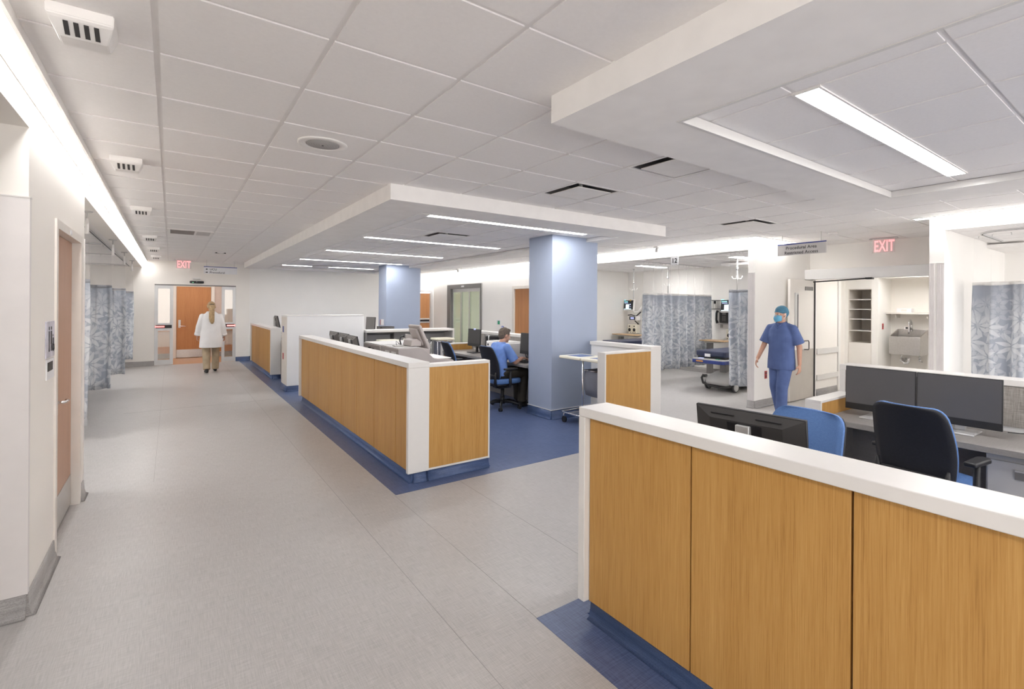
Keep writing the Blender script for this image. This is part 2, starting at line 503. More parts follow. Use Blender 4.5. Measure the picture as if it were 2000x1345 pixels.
def dup(root, loc, rz=0.0, label=None, group=None):
    r = root.copy(); COL.objects.link(r); r.location = loc; r.rotation_euler = (0, 0, rz)
    if label: r['label'] = label
    if group: r['group'] = group
    for ch in list(root.children):
        c = ch.copy(); COL.objects.link(c); c.parent = r
        for g in list(ch.children):
            d = g.copy(); COL.objects.link(d); d.parent = c
    return r

def text_mesh(name, body, size, mat, parent, mtx, depth=0.0006, align='LEFT', bold=0.0, sx=1.0):
    """Raised lettering as a mesh part; mtx places the text plane (x right, y up, z towards the reader) in the parent's frame."""
    cu = bpy.data.curves.new(name, 'FONT')
    cu.body = body; cu.size = size; cu.extrude = depth; cu.align_x = align; cu.offset = bold; cu.space_character = 1.05
    tmp = bpy.data.objects.new(name + '_tmp', cu); COL.objects.link(tmp)
    dg = bpy.context.evaluated_depsgraph_get()
    me = bpy.data.meshes.new_from_object(tmp.evaluated_get(dg))
    bpy.data.objects.remove(tmp); bpy.data.curves.remove(cu)
    me.name = name
    me.transform(mtx @ Matrix.Diagonal((sx, 1, 1, 1)))
    me.materials.clear(); me.materials.append(mat)
    o = bpy.data.objects.new(name, me); COL.objects.link(o); o.parent = parent
    return o

def plane_mtx(origin, right, up):
    r = Vector(right).normalized(); u = Vector(up).normalized(); n = r.cross(u)
    m = Matrix((r, u, n)).transposed().to_4x4(); m.translation = Vector(origin)
    return m

def remeshed(name, mb, voxel, mat, parent=None, smooth=3, deci=1.0):
    """One continuous surface grown over the collected shapes."""
    me = bpy.data.meshes.new(name); mb.bm.to_mesh(me); mb.bm.free()
    o = bpy.data.objects.new(name + '_tmp', me); COL.objects.link(o)
    m = o.modifiers.new('r', 'REMESH'); m.mode = 'VOXEL'; m.voxel_size = voxel; m.use_smooth_shade = True
    if smooth:
        s = o.modifiers.new('s', 'SMOOTH'); s.iterations = smooth; s.factor = 0.5
    dg = bpy.context.evaluated_depsgraph_get()
    out = bpy.data.meshes.new_from_object(o.evaluated_get(dg))
    bpy.data.objects.remove(o); bpy.data.meshes.remove(me)
    out.name = name
    out.materials.clear(); out.materials.append(mat)
    for p in out.polygons: p.use_smooth = True
    r = bpy.data.objects.new(name, out); COL.objects.link(r)
    if parent: r.parent = parent
    return r

# ---------------------------------------------------------------- the setting
G0X, G0Y, T = -0.0565, 2.8974, 0.61      # ceiling grid origin and module
XL, XR = -0.61, 7.735                     # faces of the left and the right wall
YE, YE2 = 17.10, 17.20                    # end wall, left and right of the jog
SOF_B, SOF_I = 2.690, 2.746               # dropped soffit underside and its inner tiles
S_X0, S_X1 = 1.650, 5.640
S1_Y1, S2_Y0, S2_Y1 = 2.157, 4.651, 16.43

# floor: grey sheet vinyl, blue sheet vinyl in the two stations, timber-look floor past the end doors
sbox('floor', (-4.5, 14.5, -5, 17.08, -0.06, 0), mat=M['floor'], label='pale grey linen-patterned sheet vinyl floor')
sbox('floor', (1.585, 5.56, -5, 2.175, -0.002, 0.0015), mat=M['blue'], label='blue linen-patterned vinyl floor under the near station')
sbox('floor', (1.60, 5.56, 4.33, 17.18, -0.002, 0.0015), mat=M['blue'], label='blue linen-patterned vinyl floor under the long station')
sbox('floor', (-4.5, 14.5, 17.08, 20.5, -0.06, 0.0), mat=M['woodfloor'], label='orange-brown timber-look floor beyond the end doors')
mb = MB()
for x, ya, yb in ((1.178, -5, 17.0), (1.588, 2.17, 4.33), (2.22, 2.17, 4.33), (-0.12, 6, 17)):
    mb.box(x, x + 0.003, ya, yb, -0.001, 0.0008, M['weld'])
mb.box(-0.56, 1.58, 9.95, 9.954, -0.001, 0.0008, M['weld'])
struct(mb.build('trim_7', None), 'fine welded seams of the grey vinyl floor')

# ---- suspended ceiling: recessed bars with tiles hanging just below them
def tile_field(mb, x0, x1, y0, y1, gx, gy, z, holes=(), bar=0.024, lip=0.007):
    i0 = math.floor((x0 - gx) / T); i1 = math.ceil((x1 - gx) / T)
    j0 = math.floor((y0 - gy) / T); j1 = math.ceil((y1 - gy) / T)
    for i in range(i0, i1):
        for j in range(j0, j1):
            if (i, j) in holes: continue
            A_, B_, C_, D_ = max(gx + i * T, x0), min(gx + (i + 1) * T, x1), max(gy + j * T, y0), min(gy + (j + 1) * T, y1)
            if B_ - A_ > 1e-4 and D_ - C_ > 1e-4: mb.quad([(A_, C_, z + lip), (A_, D_, z + lip), (B_, D_, z + lip), (B_, C_, z + lip)], M['tbar'])
            a = max(gx + i * T + bar / 2, x0); b = min(gx + (i + 1) * T - bar / 2, x1)
            c = max(gy + j * T + bar / 2, y0); d = min(gy + (j + 1) * T - bar / 2, y1)
            if b - a < 0.03 or d - c < 0.03: continue
            mb.quad([(a, c, z), (a, d, z), (b, d, z), (b, c, z)], M['tile'])
            t = z + lip
            for p, q in (((a, c), (a, d)), ((a, d), (b, d)), ((b, d), (b, c)), ((b, c), (a, c))):
                mb.quad([(*p, z), (*p, t), (*q, t), (*q, z)], M['tile'])

def cell(x, y): return (math.floor((x - G0X) / T), math.floor((y - G0Y) / T))
DIFF_MAIN = [cell(3.26, 3.80), cell(3.28, 2.60), cell(6.40, 3.80)]
mb = MB()
RF = (-0.496, 7.60)
# main field around the soffits
tile_field(mb, RF[0], S_X0, -5, YE, G0X, G0Y, CEIL)
tile_field(mb, S_X0, S_X1, S1_Y1, S2_Y0, G0X, G0Y, CEIL, holes=DIFF_MAIN)
tile_field(mb, S_X0, S_X1, S2_Y1, YE2, G0X, G0Y, CEIL)
tile_field(mb, S_X1, RF[1], -5, YE2, G0X, G0Y, CEIL, holes=DIFF_MAIN)
tile_field(mb, RF[1], 9.65, 2.107, 4.385, G0X, G0Y, CEIL)
struct(mb.build('ceiling', None), 'white suspended tile ceiling over the ward')
sbox('ceiling', (-5, 15, -6, 21, CEIL + 0.16, CEIL + 0.25), mat=M['gyp'], label='slab above the suspended ceiling')

def soffit(y0, y1, ry0, ry1, rx0, rx1, label, holes=(), gy=0.0):
    mb = MB()
    t = CEIL + 0.02
    # ring of painted board
    mb.box(S_X0, rx0, y0, y1, SOF_B, t); mb.box(rx1, S_X1, y0, y1, SOF_B, t)
    mb.box(rx0, rx1, ry1, y1, SOF_B, t)
    if ry0 > y0: mb.box(rx0, rx1, y0, ry0, SOF_B, t)
    o = struct(mb.build('ceiling', M['gyp']), label)
    mb = MB()
    tile_field(mb, rx0, rx1, ry0, ry1, 0.602, gy, SOF_I, holes=holes, lip=0.006)
    struct(mb.build('ceiling', None), 'tiles inside the ' + label)
    mb = MB()   # light moulding around the opening
    e = 0.022
    mb.box(rx0, rx0 + e, ry0, ry1, SOF_B - 0.004, SOF_I - 0.004); mb.box(rx1 - e, rx1, ry0, ry1, SOF_B - 0.004, SOF_I - 0.004)
    mb.box(rx0 + e, rx1 - e, ry1 - e, ry1, SOF_B - 0.004, SOF_I - 0.004)
    if ry0 > y0: mb.box(rx0 + e, rx1 - e, ry0, ry0 + e, SOF_B - 0.004, SOF_I - 0.004)
    struct(mb.build('trim_8', M['solid']), 'white edge moulding of the ' + label)

def cell2(x, y, gy): return (math.floor((x - 0.602) / T), math.floor((y - gy) / T))
GY1, GY2 = 0.601, 5.46
S2_DIFF = [cell2(3.25, 6.85, GY2), cell2(3.30, 14.80, GY2)]
soffit(-5, S1_Y1, -5, 1.713, 2.160, 5.180, 'dropped soffit over the near station', gy=GY1)
soffit(S2_Y0, S2_Y1, 5.15, 15.95, 2.160, 5.180, 'dropped soffit over the long station', holes=S2_DIFF, gy=GY2)

# ---- left wall
W = M['wall']
sbox('wall_left', (-4.4, XL, 3.83, 4.60, 0, 2.66), (-4.4, XL, 5.76, 6.0, 0, 2.66), (-4.4, XL, 4.60, 5.76, 2.22, 2.66), (-4.4, -0.72, 4.60, 5.76, 0, 2.22),
     mat=W, label='cream wall block around the washroom door')
sbox('wall_left', (XL - 0.15, XL, -5, YE, 2.635, CEIL + 0.02), mat=W, label='cream header beam along the left side')
sbox('ceiling', (-4.4, XL - 0.15, -5, 3.83, 2.655, 2.70), (-4.4, XL - 0.15, 6.0, YE, 2.645, 2.70), mat=M['gyp'], label='low ceiling of the left bays')
sbox('wall_left', (-4.4, -0.76, 1.4, 1.5, 0, 2.70), mat=M['wall'], label='added unseen wall shading the near left alcove')  # out-of-view wall put in to keep world light off the alcove face
sbox('wall_left', (-4.5, -4.4, -5, YE, 0, 2.75), mat=M['wallw'], label='back wall of the left bays')
# base, guard, frame
mb = MB()
def cove(mb, x0, y0, x1, y1, nx, ny, h=0.125, t=0.012):
    """flash-cove base along a wall line; (nx,ny) points into the room"""
    n = Vector((nx, ny, 0)); A = Vector((x0, y0, 0)); B = Vector((x1, y1, 0))
    prof = [(0, h), (t * 0.6, h), (t, 0.045), (t + 0.008, 0.012), (t + 0.026, 0.002), (0, 0.002)]
    ra = [mb.bm.verts.new(A + n * p + Vector((0, 0, z))) for p, z in prof]
    rb = [mb.bm.verts.new(B + n * p + Vector((0, 0, z))) for p, z in prof]
    for k in range(len(prof) - 1):
        f = mb.bm.faces.new((ra[k], ra[k + 1], rb[k + 1], rb[k])); f.smooth = k > 0
    mb.bm.faces.new(ra); mb.bm.faces.new(list(reversed(rb)))
    return mb
cove(mb, XL, 3.83, XL, 4.60, 1, 0); cove(mb, XL, 5.76, XL, 6.0, 1, 0); cove(mb, -4.4, 3.83, XL, 3.83, 0, -1)
bmesh.ops.recalc_face_normals(mb.bm, faces=mb.bm.faces)
struct(mb.build('baseboard_left', M['base']), 'grey coved vinyl base of the left wall')
mb = MB(); cove(mb, -4.4, YE, -0.345, YE, 0, -1); bmesh.ops.recalc_face_normals(mb.bm, faces=mb.bm.faces)
struct(mb.build('baseboard_end', M['base']), 'grey coved vinyl base of the end wall')
mb = MB()
mb.box(XL - 0.135, XL + 0.006, 3.822, 3.83, 0.125, 2.255, M['guard']); mb.box(XL + 0.0003, XL + 0.006, 3.8303, 3.86, 0.125, 2.255, M['guard'])
mb.box(XL - 0.14, XL + 0.009, 3.819, 3.862, 2.255, 2.262, M['solid'])
struct(mb.build('trim_1', None), 'pale corner guard on the near left wall corner')
mb = MB()
mb.box(XL - 0.02, XL + 0.006, 5.975, 6.006, 0.125, 2.255, M['guard'])
struct(mb.build('trim_2', None), 'pale corner guard at the left bay edge')

# washroom door (left)
d = MB()
d.box(-0.72, XL + 0.012, 4.585, 4.645, 0, 2.25); d.box(-0.72, XL + 0.012, 5.715, 5.775, 0, 2.25); d.box(-0.72, XL + 0.012, 4.645, 5.715, 2.19, 2.25)
dr = struct(d.build('door_1', M['frame'], loc=(XL, 5.2, 0)), 'pale brown wood washroom door in a cream steel frame on the left wall')
MB().box(-0.690, -0.657, 4.648, 5.712, 0.012, 2.188, bev=0.002).build('door_leaf', M['oakdL'], dr)
MB().box(-0.658, -0.654, 4.655, 5.705, 0.02, 0.265).build('kick_plate', M['steel'], dr)
h = MB(); h.box(-0.657, -0.650, 5.01, 5.06, 0.87, 1.08, M['steel'], bev=0.003)
h.tube([(-0.655, 5.035, 0.965), (-0.615, 5.035, 0.965), (-0.606, 5.055, 0.965), (-0.606, 5.145, 0.962), (-0.620, 5.16, 0.962)], 0.010, M['chrome'])
h.build('lever_handle', None, dr)
MB().box(XL + 0.012, XL + 0.014, 5.12, 5.20, 2.205, 2.235).build('door_number_plate', M['signwhite'], dr)

# ---- end wall with the automatic doors (left of the jog) and the plain white wall (right)
sbox('wall_end', (-4.5, -0.345, YE, YE + 0.14, 0, 2.86), (1.515, 1.86, YE, YE + 0.14, 0, 2.86), (-0.345, 1.515, YE, YE + 0.14, 2.20, 2.86),
     mat=W, label='cream end wall around the automatic doors')
sbox('wall_end', (1.86, 6.62, YE2, YE2 + 0.14, 0, 2.86), (7.66, 11, YE2, YE2 + 0.14, 0, 2.86), (6.62, 7.66, YE2, YE2 + 0.14, 2.20, 2.86),
     mat=M['wallw'], label='plain white end wall behind the long station')
mb = MB(); cove(mb, 1.515, YE, 1.86, YE, 0, -1); cove(mb, 1.86, YE2, 6.6, YE2, 0, -1); bmesh.ops.recalc_face_normals(mb.bm, faces=mb.bm.faces)
struct(mb.build('baseboard_end', M['bluebase']), 'blue coved vinyl base of the end wall')
# corridor behind the automatic doors
sbox('wall_back', (-4, 0.06, 19.0, 19.1, 0, 2.7), (1.10, 6, 19.0, 19.1, 0, 2.7), (0.06, 1.10, 19.0, 19.1, 2.22, 2.7), mat=paint('corridor_paint', (0.62, 0.52, 0.46), 0.6), label='pinkish corridor wall beyond the end doors')
sbox('ceiling', (-4, 6, YE + 0.14, 19.1, 2.70, 2.75), mat=M['gyp'], label='ceiling of the corridor beyond the end doors')

# ---- right wall
sbox('wall_right', (XR, XR + 0.14, 11.86, 13.60, 0, 2.86), (XR, XR + 0.14, 10.3, 10.72, 0, 2.86), (XR, XR + 0.14, 16.01, YE2, 0, 2.86),
     (XR, XR + 0.14, 10.72, 11.86, 2.21, 2.86), (XR, XR + 0.14, 13.60, 16.01, 2.375, 2.86), mat=M['wallw'], label='cream right wall with the glass sliding door')
sbox('wall_right', (XR, XR + 0.14, 4.62, 10.3, 2.655, 2.86), mat=M['wallw'], label='header over the twelfth bay')
sbox('wall_right', (XR, 11.0, 4.495, 4.62, 0, 2.86), mat=M['wallw'], label='cream pier wall beside the open steel-faced door')
sbox('wall_right', (XR, 12.6, 1.95, 2.107, 0, 2.86), mat=M['wallw'], label='cream pier between vestibule and right bay')
sbox('wall_right', (XR, XR + 0.14, -5, 1.95, 2.675, 2.86), mat=M['wallw'], label='header over the right bay')
# bay twelve
sbox('wall_right', (10.9, 11.0, 4.62, 10.4, 0, 2.75), (XR + 0.14, 11.0, 10.4, 10.5, 0, 2.75), mat=M['wallw'], label='inner walls of the twelfth bay')
mb = MB(); tile_field(mb, XR + 0.14, 10.9, 4.62, 10.4, 0.2, 0.1, 2.69)
struct(mb.build('ceiling', None), 'tile ceiling of the twelfth bay')
# right bay
sbox('wall_right', (10.9, 11.0, -5, 1.95, 0, 2.75), mat=M['wallw'], label='back wall of the right bay')
mb = MB(); tile_field(mb, XR + 0.14, 10.9, -5, 1.95, 0.2, 0.1, 2.68)
struct(mb.build('ceiling', None), 'tile ceiling of the right bay')
# vestibule back wall with the double-door opening
sbox('wall_right', (9.65, 9.78, 2.107, 4.495, 2.21, 2.86), (9.65, 9.78, 4.43, 4.495, 0, 2.21), (9.65, 9.78, 2.107, 2.30, 0, 2.21), mat=M['wallw'], label='cream wall over the double-door opening')
sbox('trim_3', (9.44, 9.65, 2.30, 4.494, 2.205, 2.385), mat=M['panelw'], label='long white door operator housing over the opening', bev=0.006)
# room beyond the vestibule
sbox('wall_back', (9.78, 10.72, 4.44, 4.62, 0, 2.6), (11.4, 12.4, 4.66, 4.72, 0, 2.6), (12.9, 13.0, 1.5, 6.5, 0, 2.6), mat=M['wall'], label='cream walls of the scrub room')
sbox('wall_back', (11.60, 12.4, 4.02, 4.14, 0, 2.3), (11.60, 12.4, 4.592, 4.72, 0, 2.3), (11.6, 12.4, 4.14, 4.592, 2.085, 2.3), (12.3, 12.4, 4.14, 4.592, 0, 2.2), mat=M['wallw'], label='cream casing around the shelf niche')
sbox('wall_back', (12.3, 12.4, 2.0, 4.02, 0, 2.6), mat=M['wall'], label='cream wall behind the scrub sink')
sbox('wall_back', (11.60, 12.3, 2.9, 3.16, 0, 2.6), (11.60, 12.3, 3.16, 4.72, 2.3, 2.6), mat=M['wallw'], label='cream wall right of the scrub sink')
sbox('ceiling', (9.78, 13, 1.5, 6.5, 2.6, 2.65), mat=M['gyp'], label='ceiling of the scrub room')
mb = MB()
for z0, z1 in ((0.79, 0.90), (0.30, 0.40)):
    mb.box(9.80, 10.705, 4.415, 4.44, z0, z1, bev=0.004)
mb.box(10.705, 10.735, 4.42, 4.64, 0, 2.22)
struct(mb.build('trim_4', M['solid']), 'white wall rails in the scrub room')
# bases
mb = MB()
cove(mb, XR + 0.0, 4.495, 9.65, 4.495, 0, -1); cove(mb, XR, 4.62, XR, 4.495, -1, 0); cove(mb, XR, 1.95, XR, 2.107, -1, 0)
cove(mb, XR, 11.86, XR, 13.60, -1, 0); cove(mb, XR, 16.01, XR, YE2, -1, 0); cove(mb, XR, 10.3, XR, 10.72, -1, 0)
cove(mb, 10.9, 4.62, 10.9, 10.4, -1, 0); cove(mb, XR, 10.4, 10.9, 10.4, 0, -1); cove(mb, 9.8, 4.44, 10.7, 4.44, 0, -1)
cove(mb, XR, 2.107, 9.65, 2.107, 0, 1)
bmesh.ops.recalc_face_normals(mb.bm, faces=mb.bm.faces)
struct(mb.build('baseboard_right', M['base']), 'grey coved vinyl base of the right wall')
# corner guards of the right piers: ribbed vinyl with white caps
def guard(name, y0, y1, label):
    mb = MB()
    mb.box(XR - 0.007, XR, y0, y1, 0.125, 2.255, M['guard'])
    for k in range(3):
        yy = y0 + (y1 - y0) * (k + 0.5) / 3
        mb.box(XR - 0.010, XR - 0.006, yy - min(0.012, (y1 - y0) / 8), yy + min(0.012, (y1 - y0) / 8), 0.125, 2.25, M['guard'])
    mb.box(XR - 0.012, XR, y0 - 0.004, y1 + 0.004, 2.255, 2.264, M['solid'])
    struct(mb.build(name, None), label)
guard('trim_5', 4.497, 4.62, 'ribbed guard on the pier by the twelfth bay')
guard('trim_6', 1.95, 2.025, 'ribbed guard on the pier by the right bay')
guard('trim_9', 2.050, 2.107, 'ribbed guard on the vestibule side of the right pier')

# columns
def column(x0, x1, y0, y1, label):
    o = sbox('column', (x0, x1, y0, y1, 0.12, SOF_B + 0.1), mat=M['colblue'], label=label, bev=0.006)
    mb = MB()
    for a in ((x0, y0, x1, y0, 0, -1), (x0, y1, x1, y1, 0, 1), (x0, y0, x0, y1, -1, 0), (x1, y0, x1, y1, 1, 0)): cove(mb, *a, h=0.135)
    bmesh.ops.recalc_face_normals(mb.bm, faces=mb.bm.faces)
    struct(mb.build('baseboard_column', M['bluebase']), 'blue coved base of the ' + label)
    mb = MB(); t = 0.010
    mb.box(x0 - t, x1 + t, y0 - t, y1 + t, 0.135, 0.143)
    struct(mb.build('trim_10', M['solid']), 'thin white bead over the base of the ' + label)
column(4.49, 5.40, 5.82, 6.42, 'near blue painted column')
column(4.54, 5.49, 13.08, 13.68, 'far blue painted column')

# ---- doors in the end wall and the right wall
# automatic sliding doors: two narrow leaves parked open
def slide_leaf(x0, x1, redx, label):
    y = YE + 0.01
    fr = MB()
    w = 0.075
    fr.box(x0, x0 + w, y, y + 0.045, 0.0, 2.17, bev=0.003); fr.box(x1 - w, x1, y, y + 0.045, 0.0, 2.17, bev=0.003)
    fr.box(x0 + w, x1 - w, y, y + 0.045, 2.08, 2.17); fr.box(x0 + w, x1 - w, y, y + 0.045, 0.0, 0.14); fr.box(x0 + w, x1 - w, y, y + 0.045, 0.94, 1.14)
    o = struct(fr.build('door_2', M['alu'], loc=((x0 + x1) / 2, y, 0)), label)
    MB().box(x0 + w, x1 - w, y + 0.018, y + 0.026, 0.14, 0.94).build('glass_pane', M['glass'], o)
    MB().box(x0 + w, x1 - w, y + 0.018, y + 0.026, 1.14, 2.08).build('glass_pane', M['glass'], o)
    MB().box(x0 + 0.03, x1 - 0.03, y - 0.004, y + 0.002, 1.00, 1.09).build('notice_strip', M['black'], o)
    MB().box(redx, redx + 0.20, y - 0.006, y - 0.003, 1.025, 1.065).build('notice_letters', M['redglow'], o)
slide_leaf(-0.345, 0.06, -0.33, 'left leaf of the glazed aluminium automatic door, parked open')
slide_leaf(1.17, 1.515, 1.30, 'right leaf of the glazed aluminium automatic door, parked open')
sbox('trim_11', (-0.345, 1.515, YE - 0.004, YE + 0.05, 2.17, 2.20), mat=M['mid'], label='dark head track of the automatic door')
# wooden door across the corridor
d = MB(); d.box(0.05, 0.14, 18.96, 19.02, 0, 2.26); d.box(1.02, 1.11, 18.96, 19.02, 0, 2.26); d.box(0.14, 1.02, 18.96, 19.02, 2.20, 2.26)
dr = struct(d.build('door_3', M['frame'], loc=(0.58, 19, 0)), 'warm brown wood door across the corridor, behind the walking woman')
MB().box(0.145, 1.015, 18.975, 19.01, 0.012, 2.195, bev=0.002).build('door_leaf', M['oakd'], dr)
MB().box(0.15, 1.01, 18.971, 18.976, 0.015, 0.26).build('kick_plate', M['steel'], dr)
h = MB(); h.box(0.19, 0.25, 18.966, 18.976, 0.93, 1.17, M['steel'], bev=0.004)
h.tube([(0.22, 18.97, 0.98), (0.22, 18.92, 0.98), (0.24, 18.91, 0.98), (0.37, 18.91, 0.975)], 0.012, M['chrome']); h.build('lever_handle', None, dr)
# handrails of that corridor
for x0, x1, nm in ((-1.5, 0.03, 'left of'), (1.13, 2.4, 'right of')):
    t = MB(); t.box(x0, x1, 18.93, 18.985, 0.82, 0.93, M['oakd'], bev=0.008); t.box(x0, x1, 18.985, 19.0, 0.16, 0.36, M['oakd'], bev=0.003)
    struct(t.build('trim_12', None), 'wood handrail and bumper %s the corridor door' % nm)
mb = MB(); mb.box(-2, 0.05, 18.985, 19.0, 0, 0.14); mb.box(1.11, 3, 18.985, 19.0, 0, 0.14)
struct(mb.build('baseboard_corridor', M['base']), 'dark base of the corridor wall')

sbox('wall_back', (-0.1, 1.3, 19.10, 19.2, 0, 2.7), mat=M['frame'], label='added back plane blocking light round the corridor door')  # put in to stop world light showing through the door gaps
# wood double door at the far right end of the end wall, with push bars
d = MB(); d.box(6.60, 6.68, YE2 - 0.015, YE2 + 0.14, 0, 2.22); d.box(7.61, 7.70, YE2 - 0.015, YE2 + 0.14, 0, 2.22); d.box(6.68, 7.61, YE2 - 0.015, YE2 + 0.14, 2.14, 2.22)
dr = struct(d.build('door_4', M['alu'], loc=(7.15, YE2, 0)), 'wood door with steel push bars in the far right corner')
MB().box(6.685, 7.60, YE2 + 0.05, YE2 + 0.09, 0.012, 2.10).build('door_leaf', M['oakd'], dr)
MB().box(6.70, 7.59, YE2 + 0.044, YE2 + 0.052, 1.07, 1.13).build('dark_plate', M['shadow'], dr)
for z in (1.14, 1.02):
    MB().box(6.70, 7.58, YE2 + 0.01, YE2 + 0.05, z, z + 0.05, bev=0.01).build('push_bar', M['alu'], dr)

# three-panel glass sliding door in the right wall
d = MB()
x0, x1 = XR - 0.03, XR + 0.10
d.box(x0, x1, 13.60, 16.01, 2.235, 2.375); d.box(x0, x1, 13.60, 13.68, 0, 2.235); d.box(x0, x1, 15.76, 16.01, 0, 2.235)
dr = struct(d.build('door_5', M['mid'], loc=(XR, 14.8, 0)), 'grey framed three-panel glass sliding door in the right wall')
for a, b, xo in ((15.05, 15.76, 0.06), (14.40, 15.10, 0.02), (13.68, 14.44, -0.02)):
    f = MB(); xx = XR + xo; w = 0.055
    f.box(xx, xx + 0.03, a, a + w, 0.01, 2.23); f.box(xx, xx + 0.03, b - w, b, 0.01, 2.23); f.box(xx, xx + 0.03, a + w, b - w, 2.12, 2.23); f.box(xx, xx + 0.03, a + w, b - w, 0.01, 0.15)
    p = f.build('sliding_panel', M['alu'], dr)
    MB().box(xx + 0.012, xx + 0.018, a + w, b - w, 0.15, 2.12).build('glass_pane', M['glassg'], p)
MB().box(x0 - 0.004, x0, 14.75, 14.95, 2.28, 2.33).build('door_number_plate', M['signwhite'], dr)
# room behind the glass
sbox('wall_back', (10.4, 10.5, 12.6, YE2, 0, 2.8), (XR + 0.14, 10.4, 12.5, 12.6, 0, 2.8), mat=M['ivory'], label='pale wall of the room behind the glass door')
sbox('ceiling', (XR + 0.14, 10.5, 10.5, YE2, 2.72, 2.76), mat=M['gyp'], label='ceiling of the room behind the glass door')

# wood door right of the green sign
d = MB(); d.box(XR - 0.012, XR + 0.1, 11.78, 11.87, 0, 2.23); d.box(XR - 0.012, XR + 0.1, 10.71, 10.80, 0, 2.23); d.box(XR - 0.012, XR + 0.1, 10.80, 11.78, 2.15, 2.23)
dr = struct(d.build('door_6', M['frame'], loc=(XR, 11.3, 0)), 'warm brown wood door in the right wall beside the near column')
MB().box(XR + 0.03, XR + 0.07, 10.805, 11.775, 0.012, 2.145).build('door_leaf', M['oakd'], dr)

# open steel-faced leaf against the pier wall
d = MB(); y = 4.40
d.box(8.72, 9.62, y, y + 0.045, 0.012, 2.19, M['wall'], bev=0.003)
dr = struct(d.build('door_7', None, loc=(9.62, y, 0)), 'cream door leaf standing open, with narrow window and lower steel plate')
MB().box(8.73, 9.60, y - 0.004, y, 0.02, 0.92).build('armour_plate', paint('plate_cream', (0.60, 0.56, 0.51), 0.35, metal=0.3), dr)
f = MB(); f.box(8.88, 9.00, y - 0.012, y, 1.02, 1.95, M['alu']); f.box(8.96, 8.985, y - 0.014, y - 0.006, 1.05, 1.92, M['dark']); f.build('narrow_window', None, dr)
h = MB(); h.tube([(9.02, y, 1.08), (9.02, y - 0.06, 1.08), (9.28, y - 0.06, 1.08), (9.30, y - 0.06, 1.05), (9.30, y - 0.06, 0.93), (9.28, y - 0.06, 0.915), (9.24, y, 0.915)], 0.009, M['dark']); h.build('pull_handle', None, dr)
MB().box(9.26, 9.56, y - 0.012, y, 2.00, 2.07, bev=0.003).build('closer_plate', M['mid'], dr)
h = MB(); h.box(9.612, 9.635, y - 0.02, y + 0.01, 0.02, 2.19); h.build('hinge_edge', M['dark'], dr)
h = MB(); h.tube([(9.50, 4.36, 2.16), (9.42, 3.55, 2.185), (9.46, 3.40, 2.195)], 0.012, M['black']); h.box(9.40, 9.5, 3.36, 3.46, 2.175, 2.205, M['black']); h.build('closer_arm', None, dr)

# ---------------------------------------------------------------- lamps (each with its own light)
def strip_lamp(name, x0, x1, y0, y1, z, label, group=None, mat='lens', edge=0.012, cat='ceiling lamp', drop=0.004, top=0.05):
    t = thing(name, label, cat, ((x0 + x1) / 2, (y0 + y1) / 2, z), group=group)
    f = MB()
    f.box(x0 - edge, x0, y0 - edge, y1 + edge, z - drop, z + top); f.box(x1, x1 + edge, y0 - edge, y1 + edge, z - drop, z + top)
    f.box(x0, x1, y0 - edge, y0, z - drop, z + top); f.box(x0, x1, y1, y1 + edge, z - drop, z + top)
    f.build('housing', M['gyp'], t)
    MB().box(x0, x1, y0, y1, z, z + 0.03).build('diffuser_lens', M[mat], t)
    return t

strip_lamp('strip_light', -0.593, -0.511, -4.5, 17.05, 2.80, 'continuous glowing strip light running along the top of the left wall', edge=0.0145, mat='striplens')
for i, y in enumerate((5.50, 7.91, 10.33, 12.80, 15.11)):
    strip_lamp('linear_ceiling_light', 2.405, 4.845, y - 0.055, y + 0.055, SOF_I - 0.003,
               ['linear ceiling light at the front edge of the long soffit, beside the near blue column', 'second linear ceiling light from the front of the long soffit',
                'third linear ceiling light from the front of the long soffit', 'fourth linear ceiling light of the long soffit, in front of the far blue column',
                'last linear ceiling light of the long soffit, nearest the end wall'][i], 'linear lights in the long soffit')
strip_lamp('linear_ceiling_light', 2.45, 4.895, 1.105, 1.218, SOF_I - 0.003, 'bright linear ceiling light in the soffit over the near station', 'linear lights in the near soffit')
strip_lamp('linear_ceiling_light', 2.45, 4.895, -1.345, -1.232, SOF_I - 0.003, 'linear ceiling light over the near station, behind the camera', 'linear lights in the near soffit')
strip_lamp('wall_wash_light', 7.615, 7.725, 4.40, 17.15, CEIL - 0.004, 'glowing wall-wash slot along the top of the right wall over the twelfth bay', mat='wash')
strip_lamp('wall_wash_light', 7.745, 8.75, 4.395, 4.483, CEIL - 0.004, 'short glowing wall-wash slot over the open steel-faced door', mat='wash')
strip_lamp('wall_wash_light', 7.615, 7.725, -4.5, 2.25, CEIL - 0.004, 'glowing wall-wash slot along the top of the wall over the right bay', mat='wash')
strip_lamp('bay_ceiling_light', 9.15, 10.15, 8.30, 8.50, 2.686, mat='baylens', label= 'slim ceiling light inside the twelfth bay')
strip_lamp('bay_ceiling_light', 8.9, 10.15, 5.50, 5.75, 2.686, mat='baylens', label= 'slim ceiling light over the stretcher in the twelfth bay')
strip_lamp('bay_ceiling_light', 9.2, 10.2, 0.4, 0.52, 2.676, 'ceiling light inside the right bay')
strip_lamp('scrub_room_light', 10.2, 11.4, 3.1, 3.32, 2.548, 'ceiling light in the scrub room behind the double-door opening')
strip_lamp('corridor_light', -0.2, 1.4, 17.9, 18.2, 2.648, mat='dimlens', label= 'ceiling light of the corridor beyond the end doors')
strip_lamp('room_light', 8.6, 9.8, 14.4, 14.7, 2.668, mat='baylens', label= 'ceiling light of the room behind the glass sliding door')
strip_lamp('bay_ceiling_light', -2.8, -2.5, 6.5, 7.9, 2.593, 'ceiling light inside the first left bay')
